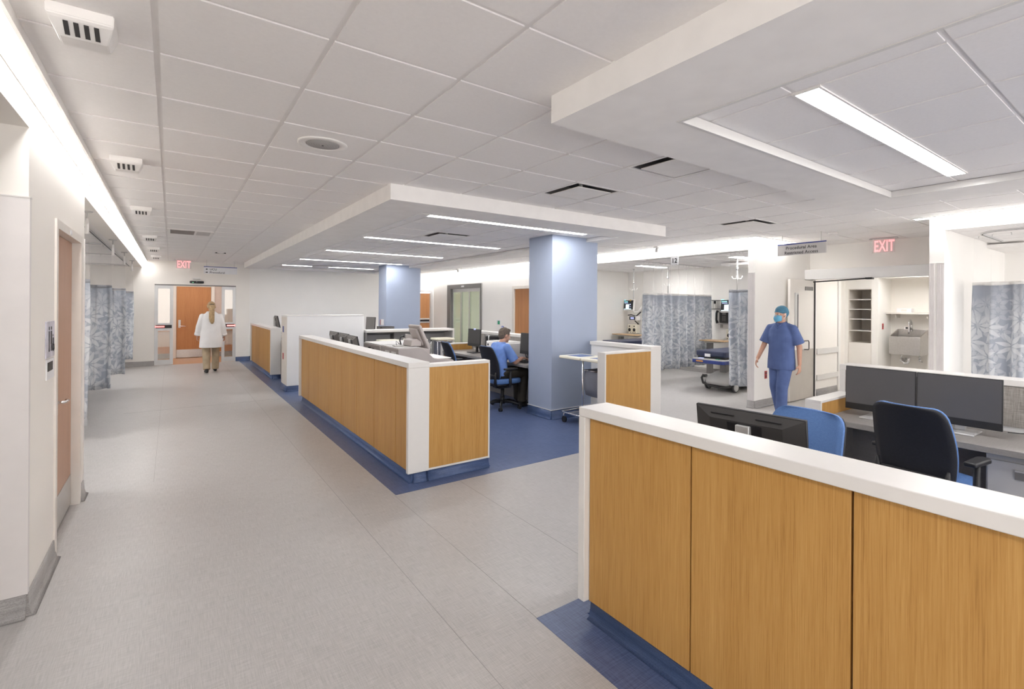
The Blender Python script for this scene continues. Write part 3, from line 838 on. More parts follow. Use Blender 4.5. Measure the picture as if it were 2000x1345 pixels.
strip_lamp('bay_ceiling_light', -2.8, -2.5, 13.4, 14.9, 2.593, 'ceiling light inside the far left bay')

# ---------------------------------------------------------------- things on the ceiling
def diffuser(c, g0, g1, z, label, group):
    x0, y0 = g0 + c[0] * T, g1 + c[1] * T
    x1, y1 = x0 + T, y0 + T
    t = thing('air_diffuser', label, 'air vent', ((x0 + x1) / 2, (y0 + y1) / 2, z), group=group)
    e = 0.03
    f = MB()
    for b in ((x0, x1, y0, y0 + e), (x0, x1, y1 - e, y1), (x0, x0 + e, y0 + e, y1 - e), (x1 - e, x1, y0 + e, y1 - e)):
        f.box(*b, z - 0.002, z + 0.008)
    f.build('frame', M['gyp'], t)
    b = MB()   # neck painted near-black above and grey at the sides, for the recess shade
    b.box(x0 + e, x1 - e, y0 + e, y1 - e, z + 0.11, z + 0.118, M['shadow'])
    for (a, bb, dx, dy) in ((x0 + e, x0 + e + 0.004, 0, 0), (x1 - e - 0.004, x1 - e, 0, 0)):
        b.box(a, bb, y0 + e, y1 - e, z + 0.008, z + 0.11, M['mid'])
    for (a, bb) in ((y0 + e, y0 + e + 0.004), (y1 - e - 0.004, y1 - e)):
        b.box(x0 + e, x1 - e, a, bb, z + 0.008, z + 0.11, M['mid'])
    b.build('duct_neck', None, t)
    i = 0.09
    p = MB(); p.box(x0 + i, x1 - i, y0 + i, y1 - i, z - 0.016, z - 0.008, bev=0.002)
    p.cyl(((x0 + x1) / 2, (y0 + y1) / 2, z), ((x0 + x1) / 2, (y0 + y1) / 2, z + 0.11), 0.02, n=8)
    p.build('plaque', M['gyp'], t)
DG = 'square plaque air diffusers'
for k, c in enumerate(DIFF_MAIN):
    diffuser(c, G0X, G0Y, CEIL, ['square air diffuser in the tile ceiling between the two soffits, nearest the long soffit', 'square air diffuser tight against the near soffit edge',
                                 'square air diffuser in the tile ceiling towards the right wall'][k], DG)
for k, c in enumerate(S2_DIFF):
    diffuser(c, 0.602, GY2, SOF_I, ['square air diffuser inside the long soffit between its first two lights', 'square air diffuser inside the long soffit near its far end'][k], DG)

# round speaker
t = thing('ceiling_speaker', 'round white ceiling speaker with a perforated grille over the corridor', 'speaker', (0.86, 3.815, CEIL))
MB().lathe([(0.165, 0.0), (0.165, -0.006), (0.155, -0.010), (0.115, -0.008), (0.112, 0.0)], (0.86, 3.815, CEIL), n=40).build('rim', M['white'], t)
g = MB(); g.lathe([(0.112, -0.001), (0.112, -0.006), (0.02, -0.010), (0.004, -0.011)], (0.86, 3.815, CEIL), n=32); g.build('grille', M['lgrey'], t)
g = MB()
for r in range(1, 11):
    for k in range(6 * r):
        a = 2 * pi * k / (6 * r); rr = 0.0105 * r
        c = Vector((0.86 + rr * cos(a), 3.815 + rr * sin(a), CEIL - 0.0085 - 0.0022 * (1 - r / 11)))
        g.box(c.x - 0.0015, c.x + 0.0015, c.y - 0.0015, c.y + 0.0015, c.z - 0.001, c.z)
gg = g.build('grille_holes', M['dark'], t)
MB().cyl((0.86, 3.815, CEIL - 0.012), (0.86, 3.815, CEIL - 0.015), 0.006).build('centre_screw', M['ink'], t)

# white boxes with slotted faces along the corridor ceiling
def slot_box(x, y, label):
    t = thing('ceiling_sensor_box', label, 'ceiling sensor', (x, y, CEIL), group='slotted white boxes on the corridor ceiling')
    b = MB()
    prof = [(-0.105, 0.0, 0.100), (-0.105, -0.042, 0.100), (-0.096, -0.050, 0.097), (-0.012, -0.088, 0.074), (0.085, -0.088, 0.074), (0.105, -0.035, 0.098), (0.105, 0.0, 0.100)]
    A = [b.bm.verts.new((x - hw, y + p, CEIL + q)) for p, q, hw in prof]; B_ = [b.bm.verts.new((x + hw, y + p, CEIL + q)) for p, q, hw in prof]
    for k in range(len(prof)): b.bm.faces.new((A[k], A[(k + 1) % len(prof)], B_[(k + 1) % len(prof)], B_[k]))
    b.bm.faces.new(A); b.bm.faces.new(list(reversed(B_)))
    bmesh.ops.recalc_face_normals(b.bm, faces=b.bm.faces)
    bmesh.ops.bevel(b.bm, geom=list(b.bm.edges), offset=0.004, segments=2, affect='EDGES')
    b.build('cover', M['white'], t)
    for k in range(4):
        xx = x + (k - 1.5) * 0.030
        rot = Matrix.Rotation(-atan2(0.038, 0.084), 3, 'X')
        c = Vector((xx, y - 0.054, CEIL - 0.0695))
        MB().box(c.x - 0.0075, c.x + 0.0075, c.y - 0.034, c.y + 0.034, c.z - 0.0025, c.z + 0.0025, rot=rot, piv=c).build('slot', M['dark'], t)
for y, w in ((2.75, 'nearest of the row'), (5.22, 'second of the row'), (7.75, 'third of the row'), (10.9, 'fourth of the row'), (13.2, 'fifth of the row'), (15.4, 'last, by the end wall')):
    slot_box(-0.285, y, 'white slotted box on the ceiling beside the left strip light, ' + w)

# linear return grille far down the corridor and a flat ceiling door sensor
t = thing('return_grille', 'grey slotted return air grille in the ceiling far down the corridor', 'air vent', (0.25, 9.95, CEIL))
f = MB(); f.box(-0.05, 0.55, 9.65, 10.25, CEIL - 0.008, CEIL - 0.001); f.build('frame', M['gyp'], t)
MB().box(-0.01, 0.30, 9.70, 10.20, CEIL - 0.012, CEIL - 0.008).build('grille_panel', M['mid'], t)
MB().box(0.33, 0.51, 9.70, 10.20, CEIL - 0.012, CEIL - 0.008).build('grille_panel', M['lgrey'], t)
t = thing('ceiling_sensor', 'small dark-slotted disc on the far corridor ceiling', 'ceiling sensor', (0.89, 13.48, CEIL))
MB().lathe([(0.12, 0), (0.12, -0.02), (0.09, -0.03), (0.01, -0.03)], (0.89, 13.48, CEIL)).build('disc', M['white'], t)
MB().box(0.79, 0.99, 13.38, 13.40, CEIL - 0.028, CEIL - 0.008).build('slot', M['shadow'], t)

def sprinkler(x, y, z, label, drop=0.045):
    t = thing('sprinkler', label, 'sprinkler', (x, y, z))
    MB().lathe([(0.035, 0), (0.033, -0.008), (0.012, -0.012), (0.008, -drop)], (x, y, z), n=14).build('escutcheon', M['white'], t)
    MB().lathe([(0.016, -drop), (0.018, -drop - 0.004), (0.004, -drop - 0.006)], (x, y, z), n=12).build('deflector', M['chrome'], t)
t = thing('smoke_detector', 'round white smoke detector on the ceiling in front of the exit sign', 'smoke detector', (8.1, 3.43, CEIL))
MB().lathe([(0.07, 0), (0.07, -0.015), (0.055, -0.035), (0.02, -0.042)], (8.1, 3.43, CEIL), n=24).build('base', M['white'], t)
MB().lathe([(0.058, -0.028), (0.058, -0.032), (0.02, -0.034)], (8.1, 3.43, CEIL), n=24).build('vent_ring', M['mid'], t)
# strobes near the right wall
for (x, y, lab) in ((7.45, 6.35, 'small white strobe unit hanging from the ceiling in front of bay number twelve'), (7.3, 14.4, 'small white strobe unit on the ceiling before the glass sliding door')):
    t = thing('ceiling_strobe', lab, 'alarm strobe', (x, y, CEIL))
    MB().box(x - 0.05, x + 0.05, y - 0.05, y + 0.05, CEIL - 0.03, CEIL, bev=0.006).build('base', M['white'], t)
    MB().box(x - 0.03, x + 0.03, y - 0.03, y + 0.03, CEIL - 0.11, CEIL - 0.03, bev=0.01).build('lens', M['lgrey'], t)
sprinkler(7.2, 14.0, CEIL, 'small sprinkler head on the ceiling left of the glass door strobe')
# pendant clips in the left bays
for y, w in ((6.97, 'first from the washroom door'), (9.87, 'second from the washroom door'), (12.19, 'third from the washroom door'), (14.5, 'last, by the end wall')):
    t = thing('sprinkler_pendant', 'white pendant sprinkler under the left header, ' + w, 'sprinkler', (-0.69, y, 2.635), group='pendant sprinklers under the left header')
    MB().lathe([(0.05, 0), (0.045, -0.010), (0.012, -0.014)], (-0.69, y, 2.634), n=14).build('escutcheon', M['lgrey'], t)
    MB().cyl((-0.69, y, 2.63), (-0.69, y, 2.53), 0.008, n=8).build('stem', M['lgrey'], t)
    MB().cyl((-0.69, y, 2.56), (-0.69, y, 2.40), 0.013, 0.020, n=10).build('head_cover', M['white'], t)

# ---------------------------------------------------------------- signs
# EXIT over the vestibule (reads towards -x)
def exit_sign(loc, right, up, label, face_n):
    t = thing('exit_sign', label, 'exit sign', loc)
    r = Vector(right); n = Vector(face_n); L = Vector(loc)
    w, h = 0.32, 0.225
    def bx(mb, a0, a1, z0, z1, d0, d1, mat):
        P = [L + r * a0 + n * d0, L + r * a1 + n * d1]
        mb.box(P[0].x, P[1].x, P[0].y, P[1].y, L.z + z0, L.z + z1, mat)
    m = MB(); bx(m, -w / 2 - 0.04, w / 2 + 0.04, -0.012, 0.0, -0.03, 0.03, M['alu']); m.build('canopy', None, t)
    m = MB(); bx(m, -w / 2, w / 2, -h - 0.012, -0.012, -0.004, 0.004, M['exitface']); m.build('clear_plate', None, t)
    m = plane_mtx(r * (-0.137) + n * 0.0055 + Vector((0, 0, -h + 0.012)), right, (0, 0, 1))
    text_mesh('exit_letters', 'EXIT', 0.255, M['exitred'], t, m, depth=0.001, bold=0.006, sx=0.54)
    return t
exit_sign((9.30, 3.155, CEIL - 0.006), (0, -1, 0), (0, 0, 1), 'lit red EXIT sign on a clear plate above the double-door opening', (-1, 0, 0))
exit_sign((0.262, 16.25, CEIL - 0.006), (1, 0, 0), (0, 0, 1), 'lit red EXIT sign on a clear plate at the far end of the corridor', (0, -1, 0))

def hang_sign(loc, right, n, w, h, label, lines, size, mat, wires, arrows=False, align='CENTER'):
    t = thing('hanging_sign', label, 'sign', loc)
    L = Vector(loc); r = Vector(right); n = Vector(n)
    def bx(name, a0, a1, z0, z1, d0, d1, mat_):
        m = MB(); p = L + r * a0 + n * d0; q = L + r * a1 + n * d1
        m.box(p.x, q.x, p.y, q.y, L.z + z0, L.z + z1); return m.build(name, mat_, t)
    bx('plate', -w / 2, w / 2, -h, 0, -0.006, 0.006, mat)
    bx('blue_edge', -w / 2, w / 2, -0.012, 0.006, -0.007, 0.008, M['signblue'])
    for a in wires:
        m = MB(); m.cyl(L + r * a, L + r * a + Vector((0, 0, CEIL - L.z)), 0.004, n=6); m.build('suspension_rod', M['lgrey'], t)
    for i, s in enumerate(lines):
        x0 = 0 if align == 'CENTER' else -w / 2 + 0.13
        mt = plane_mtx(r * x0 + n * 0.0075 + Vector((0, 0, -0.018 - (i + 0.90) * size * 1.12)), right, (0, 0, 1))
        text_mesh('lettering', s, size, M['ink'], t, mt, align=align, bold=size * 0.008)
    if arrows:
        for i, sg in enumerate((-1, 1)):
            z = -0.018 - (i + 0.62) * size * 1.12; x = -w / 2 + 0.065
            mt = plane_mtx(n * 0.0075, right, (0, 0, 1))
            m = MB(); s = 0.026
            pts = [(x + sg * s, z), (x - sg * 0.002, z + s * 0.95), (x - sg * 0.002, z - s * 0.95)]
            m.bm.faces.new([m.bm.verts.new(mt @ Vector((*p, 0))) for p in pts])
            q = [(x, z + 0.008), (x, z - 0.008), (x - sg * s * 1.1, z - 0.008), (x - sg * s * 1.1, z + 0.008)]
            m.bm.faces.new([m.bm.verts.new(mt @ Vector((*p, 0))) for p in q])
            m.build('arrow', M['ink'], t, world=False)
    return t
hang_sign((7.80, 3.77, 2.690), (0, -1, 0), (-1, 0, 0), 0.75, 0.178, 'grey hanging sign with two lines of black lettering about restricted access', ['Procedural Area', 'Restricted Access'], 0.068, M['signgrey'], (-0.30, 0.30))
hang_sign((1.068, 16.0, 2.662), (1, 0, 0), (0, -1, 0), 0.75, 0.185, 'white hanging sign with a blue edge and two black arrows at the corridor end', ['UCU', 'Procedural'], 0.073, M['signwhite'], (-0.31, 0.31), arrows=True, align='LEFT')

# bay number 12
t = thing('bay_number_sign', 'small white square sign numbered 12 hanging at the bay header', 'sign', (XR - 0.075, 6.10, 2.655))
MB().box(XR - 0.08, XR - 0.07, 6.015, 6.185, 2.485, 2.655, bev=0.001).build('plate', M['signwhite'], t)
MB().box(XR - 0.07, XR, 6.05, 6.15, 2.645, 2.66).build('bracket', M['alu'], t)
text_mesh('lettering', '12', 0.125, M['ink'], t, plane_mtx(Vector((-0.006, 0, -0.132)), (0, -1, 0), (0, 0, 1)), align='CENTER', bold=0.003)

# washroom sign
t = thing('washroom_sign', 'lavender washroom sign with two figures beside the left wood door', 'sign', (XL, 4.42, 1.46))
MB().box(XL, XL + 0.006, 4.285, 4.56, 1.345, 1.575, bev=0.002).build('plate', M['lav'], t)
m = MB()
for y, fem in ((4.375, 0), (4.445, 1)):
    x = XL + 0.0065
    m.lathe([(0.012, 0), (0.012, 0.001)], (x, y, 1.530), n=14, axis='x')
    m.box(x, x + 0.001, y - 0.018, y + 0.018, 1.455, 1.513); m.box(x, x + 0.001, y - 0.014, y - 0.002, 1.385, 1.456); m.box(x, x + 0.001, y + 0.002, y + 0.014, 1.385, 1.456)
    if fem: m.prism([(y - 0.026, 1.43), (y + 0.026, 1.43), (y + 0.012, 1.50), (y - 0.012, 1.50)], 'x', x, x + 0.001)
x = XL + 0.0065
pts = [(x, 4.50 + 0.024 * cos(a), 1.408 + 0.024 * sin(a)) for a in [radians(k) for k in range(120, 400, 20)]]
m.tube(pts, 0.004, n=6); m.tube([(x, 4.497, 1.468), (x, 4.499, 1.425), (x, 4.52, 1.424), (x, 4.53, 1.39)], 0.004, n=6); m.lathe([(0.008, 0), (0.008, 0.001)], (x, 4.496, 1.482), n=10, axis='x')
m.build('pictograms', M['ink'], t)
m = MB(); m.box(XL, XL + 0.005, 4.31, 4.56, 1.21, 1.338, M['signwhite'], bev=0.001); m.build('lower_plate', None, t)
m = MB(); m.box(XL + 0.005, XL + 0.007, 4.335, 4.50, 1.262, 1.318); m.build('room_number_plate', M['ink'], t)
# scanner box and bar above the automatic doors
t = thing('door_motion_sensor', 'black bar sensor with a green light above the automatic doors', 'door sensor', (0.58, YE, 2.28))
MB().box(0.42, 0.745, YE - 0.07, YE, 2.245, 2.31, bev=0.02).build('body', M['black'], t)
MB().box(0.485, 0.50, YE - 0.072, YE - 0.069, 2.262, 2.274).build('green_light', M['led'], t)
MB().box(0.57, 0.585, YE - 0.072, YE - 0.069, 2.28, 2.292).build('white_dot', M['signwhite'], t)
t = thing('door_chime_box', 'small white box on the wall above the door sensor', 'wall box', (0.58, YE, 2.39))
MB().box(0.487, 0.675, YE - 0.035, YE, 2.355, 2.415, bev=0.004).build('body', M['white'], t)
MB().box(0.50, 0.66, YE - 0.037, YE - 0.034, 2.357, 2.366).build('vent_slot', M['mid'], t)

# wall plates
def plate(name, label, cat, x0, x1, y0, y1, z0, z1, mat, extra=None, group=None):
    t = thing(name, label, cat, ((x0 + x1) / 2, (y0 + y1) / 2, (z0 + z1) / 2), group=group)
    MB().box(x0, x1, y0, y1, z0, z1, bev=0.002).build('plate', mat, t)
    if extra:
        for nm, b, mm in extra: MB().box(*b).build(nm, mm, t)
    return t
y = 4.495
plate('power_outlet', 'red power outlet low on the pier wall behind the walking person', 'power outlet', 8.05, 8.125, y - 0.008, y, 0.47, 0.60, M['red'],
      [('socket', (8.07, 8.105, y - 0.0095, y - 0.008, 0.545, 0.58), M['dark']), ('socket', (8.07, 8.105, y - 0.0095, y - 0.008, 0.49, 0.525), M['dark'])])
plate('power_outlet', 'red power outlet on the side of the scrub room niche', 'power outlet', 11.80, 11.87, 4.012, 4.02, 1.24, 1.36, M['red'], [('socket', (11.82, 11.85, 4.0105, 4.012, 1.28, 1.32), M['dark'])])
plate('directory_sign', 'small green and white notice on the right wall beside the wood door', 'sign', XR - 0.006, XR, 12.50, 12.72, 1.105, 1.26, M['signwhite'],
      [('green_panel', (XR - 0.008, XR - 0.006, 12.54, 12.66, 1.12, 1.225), M['green'])])
plate('card_reader', 'small dark blue card reader on the right wall above the seated man', 'card reader', XR - 0.02, XR, 12.33, 12.42, 0.98, 1.08, M['signblue'], [('badge', (XR - 0.022, XR - 0.02, 12.35, 12.40, 1.01, 1.06), M['scrblue'])])

# ---------------------------------------------------------------- counters
CX0, CX1, CT = 1.775, 1.985, 1.145     # front counters: front face, back face, top
CY = 0.05
def front_counter(label, y0, y1, seams, ends, end_panel=None):
    t = thing('reception_counter', label, 'counter', (CX0, (y0 + y1) / 2, 0), group='white and oak reception counters')
    MB().box(CX0, CX1, y0, y1, CT - CY, CT, bev=0.004).build('countertop', M['solid'], t)
    for a, b in ends:
        MB().box(CX0, CX1, a, b, 0.10, CT - CY, bev=0.004).build('end_leg', M['solid'], t)
    py0 = ends[0][1] if ends[0][0] == y0 else y0
    py1 = ends[-1][0] if ends[-1][1] == y1 else y1
    ys = [py0] + sorted(s for s in seams if py0 < s < py1) + [py1]
    for a, b in zip(ys, ys[1:]):
        MB().box(CX0 + 0.035, CX0 + 0.055, a + 0.004, b - 0.004, 0.10, CT - CY, bev=0.0012, seg=1).build('oak_panel', M['oak'], t)
    m = MB(); m.box(CX0 + 0.053, CX1 - 0.004, py0, py1, 0.10, CT - CY, M['seam']); m.build('core', None, t)
    m = MB(); m.box(CX0 + 0.06, CX1 - 0.02, y0 + 0.032, y1 - 0.05, 0.0, 0.10)
    cove(m, CX0 + 0.06, y0 + 0.032, CX0 + 0.06, y1 - 0.05, -1, 0, h=0.10); cove(m, CX0 + 0.06, y0 + 0.032, CX1, y0 + 0.032, 0, -1, h=0.10); cove(m, CX0 + 0.06, y1 - 0.05, CX1, y1 - 0.05, 0, 1, h=0.10)
    bmesh.ops.recalc_face_normals(m.bm, faces=m.bm.faces)
    m.build('kick_base', M['bluebase'], t)
    if end_panel:
        x1, z1 = end_panel
        y = y0 + 0.012
        MB().box(CX1 + 0.0005, x1 - 0.016, y, y + 0.022, 0.118, z1 - 0.03).build('end_panel', M['oak'], t)
        m = MB(); m.box(CX1 + 0.0005, x1, y - 0.004, y + 0.12, z1 - 0.03, z1, bev=0.003); m.box(x1 - 0.016, x1, y - 0.004, y + 0.12, 0.10, z1 - 0.03); m.box(CX1 + 0.0005, x1 - 0.016, y - 0.002, y + 0.12, 0.10, 0.118)
        m.build('end_trim', M['solid'], t)
        MB().box(CX1 + 0.0005, x1 - 0.016, y + 0.022, y + 0.118, 0.118, z1 - 0.03).build('end_core', M['laminate'], t)
        m = MB(); m.box(CX1 - 0.021, x1 - 0.006, y + 0.02, y + 0.11, 0, 0.10); cove(m, CX1 - 0.02, y + 0.02, x1 - 0.006, y + 0.02, 0, -1, h=0.10); cove(m, x1 - 0.006, y + 0.02, x1 - 0.006, y + 0.11, 1, 0, h=0.10)
        bmesh.ops.recalc_face_normals(m.bm, faces=m.bm.faces); m.build('end_base', M['bluebase'], t)
    return t
front_counter('near reception counter in oak and white solid surface, cut off by the photo edge', -1.5, 2.055, [1.345 - 0.645 * k for k in range(0, 5)], [(-1.5, -1.45), (2.005, 2.055)])
front_counter('long reception counter in oak and white with an oak end panel, behind the aisle', 4.495, 9.50, [4.92 + 0.66 * k for k in range(0, 7)], [(4.495, 4.545), (9.45, 9.50)], end_panel=(2.66, 1.12))
front_counter('short oak and white reception counter at the far end, behind the white partition', 12.57, 16.12, [13.22 + 0.66 * k for k in range(0, 5)], [(12.57, 12.62), (16.07, 16.12)])

# white half-height partition between the two counters
t = thing('partition', 'white half-height partition wall standing between two oak counters', 'partition', (2.5, 10.9, 0))
MB().box(1.78, 3.22, 10.62, 11.22, 0.11, 1.455, M['panelw'], bev=0.004).build('body', None, t)
MB().box(1.775, 1.78, 10.64, 11.20, 0.12, 1.435).build('end_face', M['frame'], t)
MB().box(1.775, 3.225, 10.615, 11.225, 1.455, 1.467, bev=0.003).build('cap', M['solid'], t)
m = MB(); m.box(1.79, 3.21, 10.63, 11.21, 0, 0.11)
for a in ((1.79, 10.63, 3.21, 10.63, 0, -1), (1.79, 10.63, 1.79, 11.21, -1, 0), (1.79, 11.21, 3.21, 11.21, 0, 1), (3.21, 10.63, 3.21, 11.21, 1, 0)): cove(m, *a, h=0.11)
bmesh.ops.recalc_face_normals(m.bm, faces=m.bm.faces); m.build('kick_base', M['bluebase'], t)
plate('wall_switch', 'violet switch plate high on the end of the white partition', 'switch', 1.768, 1.775, 10.94, 11.03, 1.13, 1.25, M['signblue'])
plate('power_outlet', 'red power outlet low on the end of the white partition', 'power outlet', 1.768, 1.775, 10.94, 11.03, 0.60, 0.72, M['red'])
# pull station on the far column
t = thing('fire_alarm_pull', 'red and white fire alarm pull station on the far blue column', 'fire alarm', (4.53, 13.35, 1.2))
MB().box(4.485, 4.538, 13.24, 13.34, 1.13, 1.29, bev=0.006).build('cover', M['white'], t)
MB().box(4.495, 4.538, 13.345, 13.42, 1.14, 1.28, bev=0.004).build('pull_body', M['red'], t)
MB().box(4.525, 4.538, 13.45, 13.50, 1.16, 1.26).build('side_plate', M['dark'], t)

# right-hand counters of the stations
RX0, RX1 = 5.165, 5.375
def back_counter(label, y0, y1, wood_end, ypost, notch=None):
    t = thing('reception_counter', label, 'counter', (RX0, (y0 + y1) / 2, 0), group='white and oak reception counters')
    segs = [(y0, y1)] if not notch else [(y0, notch[0]), (notch[1], y1)]
    tp = MB(); co = MB(); kb = MB(); tk = MB()
    for a, b in segs:
        tp.box(RX0, RX1, a, b, CT - CY, CT, bev=0.004)
        co.box(RX0 + 0.02, RX1 - 0.02, a + 0.04, b - 0.01, 0.10, CT - CY)
        kb.box(RX0 + 0.04, RX1 - 0.04, a + 0.05, b - 0.02, 0.0, 0.10)
        if not (notch and a == y0): tk.box(RX0 + 0.008, RX0 + 0.02, a + 0.06, b - 0.02, 0.78, CT - CY - 0.004)
    tp.build('countertop', M['solid'], t); co.build('core', M['panelw'], t); kb.build('kick_base', M['bluebase'], t); tk.build('tack_panel', M['fabricg'], t)
    MB().box(RX0, RX1, y0, y0 + 0.05, 0.10, CT - CY, bev=0.004).build('end_leg', M['solid'], t)
    MB().box(RX0, RX1, y1 - 0.05, y1, 0.10, CT - CY, bev=0.004).build('end_leg', M['solid'], t)
    return t
bc = back_counter('white topped counter at the right of the long station, against the near blue column', 4.50, 9.62, True, 4.5, notch=(5.73, 6.51))
bc2 = back_counter('white topped counter behind the two dark monitors of the near station', -1.5, 2.12, False, 2.1)
# oak end wing of the long station's right counter
def wing(parent_label, x0, x1, y0, y1, z1, name='end_wing'):
    t = thing(name, parent_label, 'end panel', ((x0 + x1) / 2, (y0 + y1) / 2, 0), group='oak end panels with white edges')
    MB().box(x0 + 0.02, x1, y0, y0 + 0.02, 0.118, z1 - 0.022).build('oak_panel', M['oak'], t)
    MB().box(x0 + 0.02, x1, y0 + 0.02, y1 - 0.02, 0.10, z1 - 0.022).build('core', M['laminate'], t)
    MB().box(x0 + 0.02, x1, y1 - 0.02, y1, 0.118, z1 - 0.022).build('oak_panel', M['oak'], t)
    m = MB(); m.box(x0, x1, y0 - 0.003, y1 + 0.003, z1 - 0.022, z1, bev=0.002); m.box(x0, x0 + 0.02, y0 - 0.003, y1 + 0.003, 0.10, z1 - 0.022)
    m.build('white_edge', M['solid'], t)
    MB().box(x0 + 0.03, x1, y0 + 0.02, y1 - 0.02, 0, 0.10).build('kick_base', M['bluebase'], t)
    return t
wing('tall oak end panel with white edges beside the linen hampers', 4.31, RX0 - 0.001, 4.50, 4.63, 1.105)
wing('low oak end panel with white edge at the desk left of the two dark monitors', 4.47, RX0 - 0.001, 1.985, 2.115, 0.885)
wing('low oak end panel with white edge at the far end of the seated man\'s desk', 4.49, RX0 - 0.001, 9.50, 9.62, 0.885)

# ---------------------------------------------------------------- desks
def desk(label, x0, x1, y0, y1, legs=()):
    t = thing('desk', label, 'desk', ((x0 + x1) / 2, (y0 + y1) / 2, 0), group='grey laminate desks')
    MB().box(x0, x1, y0, y1, 0.70, 0.745, bev=0.003).build('desk_top', M['laminate'], t)
    for (a, b, c, d) in legs:
        MB().box(a, b, c, d, 0.002, 0.70).build('support_panel', M['laminate'], t)
    return t
desk('grey laminate desk under the two dark monitors of the near station', 4.47, RX0 - 0.004, -1.45, 1.98, [(4.62, RX0 - 0.004, 1.94, 1.98), (5.02, 5.05, 0.95, 1.94), (4.55, RX0 - 0.004, -1.45, -1.41)])
desk('grey laminate desk where the man in blue scrubs works', 4.47, RX0 - 0.004, 6.46, 9.49, [(4.60, RX0 - 0.004, 9.45, 9.49), (4.60, RX0 - 0.004, 6.46, 6.50), (5.02, 5.05, 6.5, 9.45)])
desk('grey laminate desk behind the near reception counter', 1.99, 2.49, -1.4, 1.98, [(1.99, 2.45, 1.94, 1.98), (1.99, 2.45, -1.4, -1.36)])
desk('grey laminate desk behind the long reception counter', 1.99, 2.40, 6.40, 9.44, [(1.99, 2.36, 9.40, 9.44), (1.99, 2.36, 6.40, 6.44)])

# drawer pedestal
t = thing('drawer_cabinet', 'light grey metal drawer cabinet under the near station desk', 'drawer cabinet', (4.85, 0.4, 0))
MB().box(4.60, RX0 - 0.02, -0.10, 0.915, 0.03, 0.695, bev=0.004).build('body', M['lgrey'], t)
for a, b in ((0.41, 0.64), (0.10, 0.40)):
    dwr = MB().box(4.585, 4.60, -0.09, 0.905, a, b, bev=0.003).build('drawer', M['lgrey'], t)
    m = MB(); m.box(4.578, 4.586, 0.05, 0.76, b - 0.11, b - 0.055, M['mid']); m.box(4.574, 4.586, 0.05, 0.76, b - 0.057, b - 0.045, M['lgrey']); m.build('recessed_pull', None, dwr)
MB().box(4.62, RX0 - 0.03, -0.08, 0.90, 0.0, 0.03).build('plinth', M['dark'], t)

# long white shelf unit behind the copiers
t = thing('shelf_unit', 'long white open shelf unit with grey interior behind the copiers', 'shelf unit', (4.2, 10.7, 0))
MB().box(3.235, 5.24, 10.50, 11.0, 1.10, 1.145, bev=0.003).build('top', M['solid'], t)
MB().box(5.20, 5.24, 10.50, 11.0, 0.02, 1.10).build('side_panel', M['solid'], t)
MB().box(3.235, 3.265, 10.55, 11.0, 0.02, 1.10).build('side_panel', M['mid'], t)
MB().box(3.265, 5.20, 10.96, 11.0, 0.02, 1.10).build('back_panel', M['lgrey'], t)
for x in (3.9, 4.55):
    MB().box(x, x + 0.015, 10.75, 10.96, 0.80, 1.10).build('divider', M['mid'], t)
for x in (3.30, 4.58):
    MB().prism([(10.58, 1.10), (10.95, 1.10), (10.95, 1.02), (10.60, 1.075)], 'x', x, x + 0.55).build('hanging_bin', M['mid'], t)

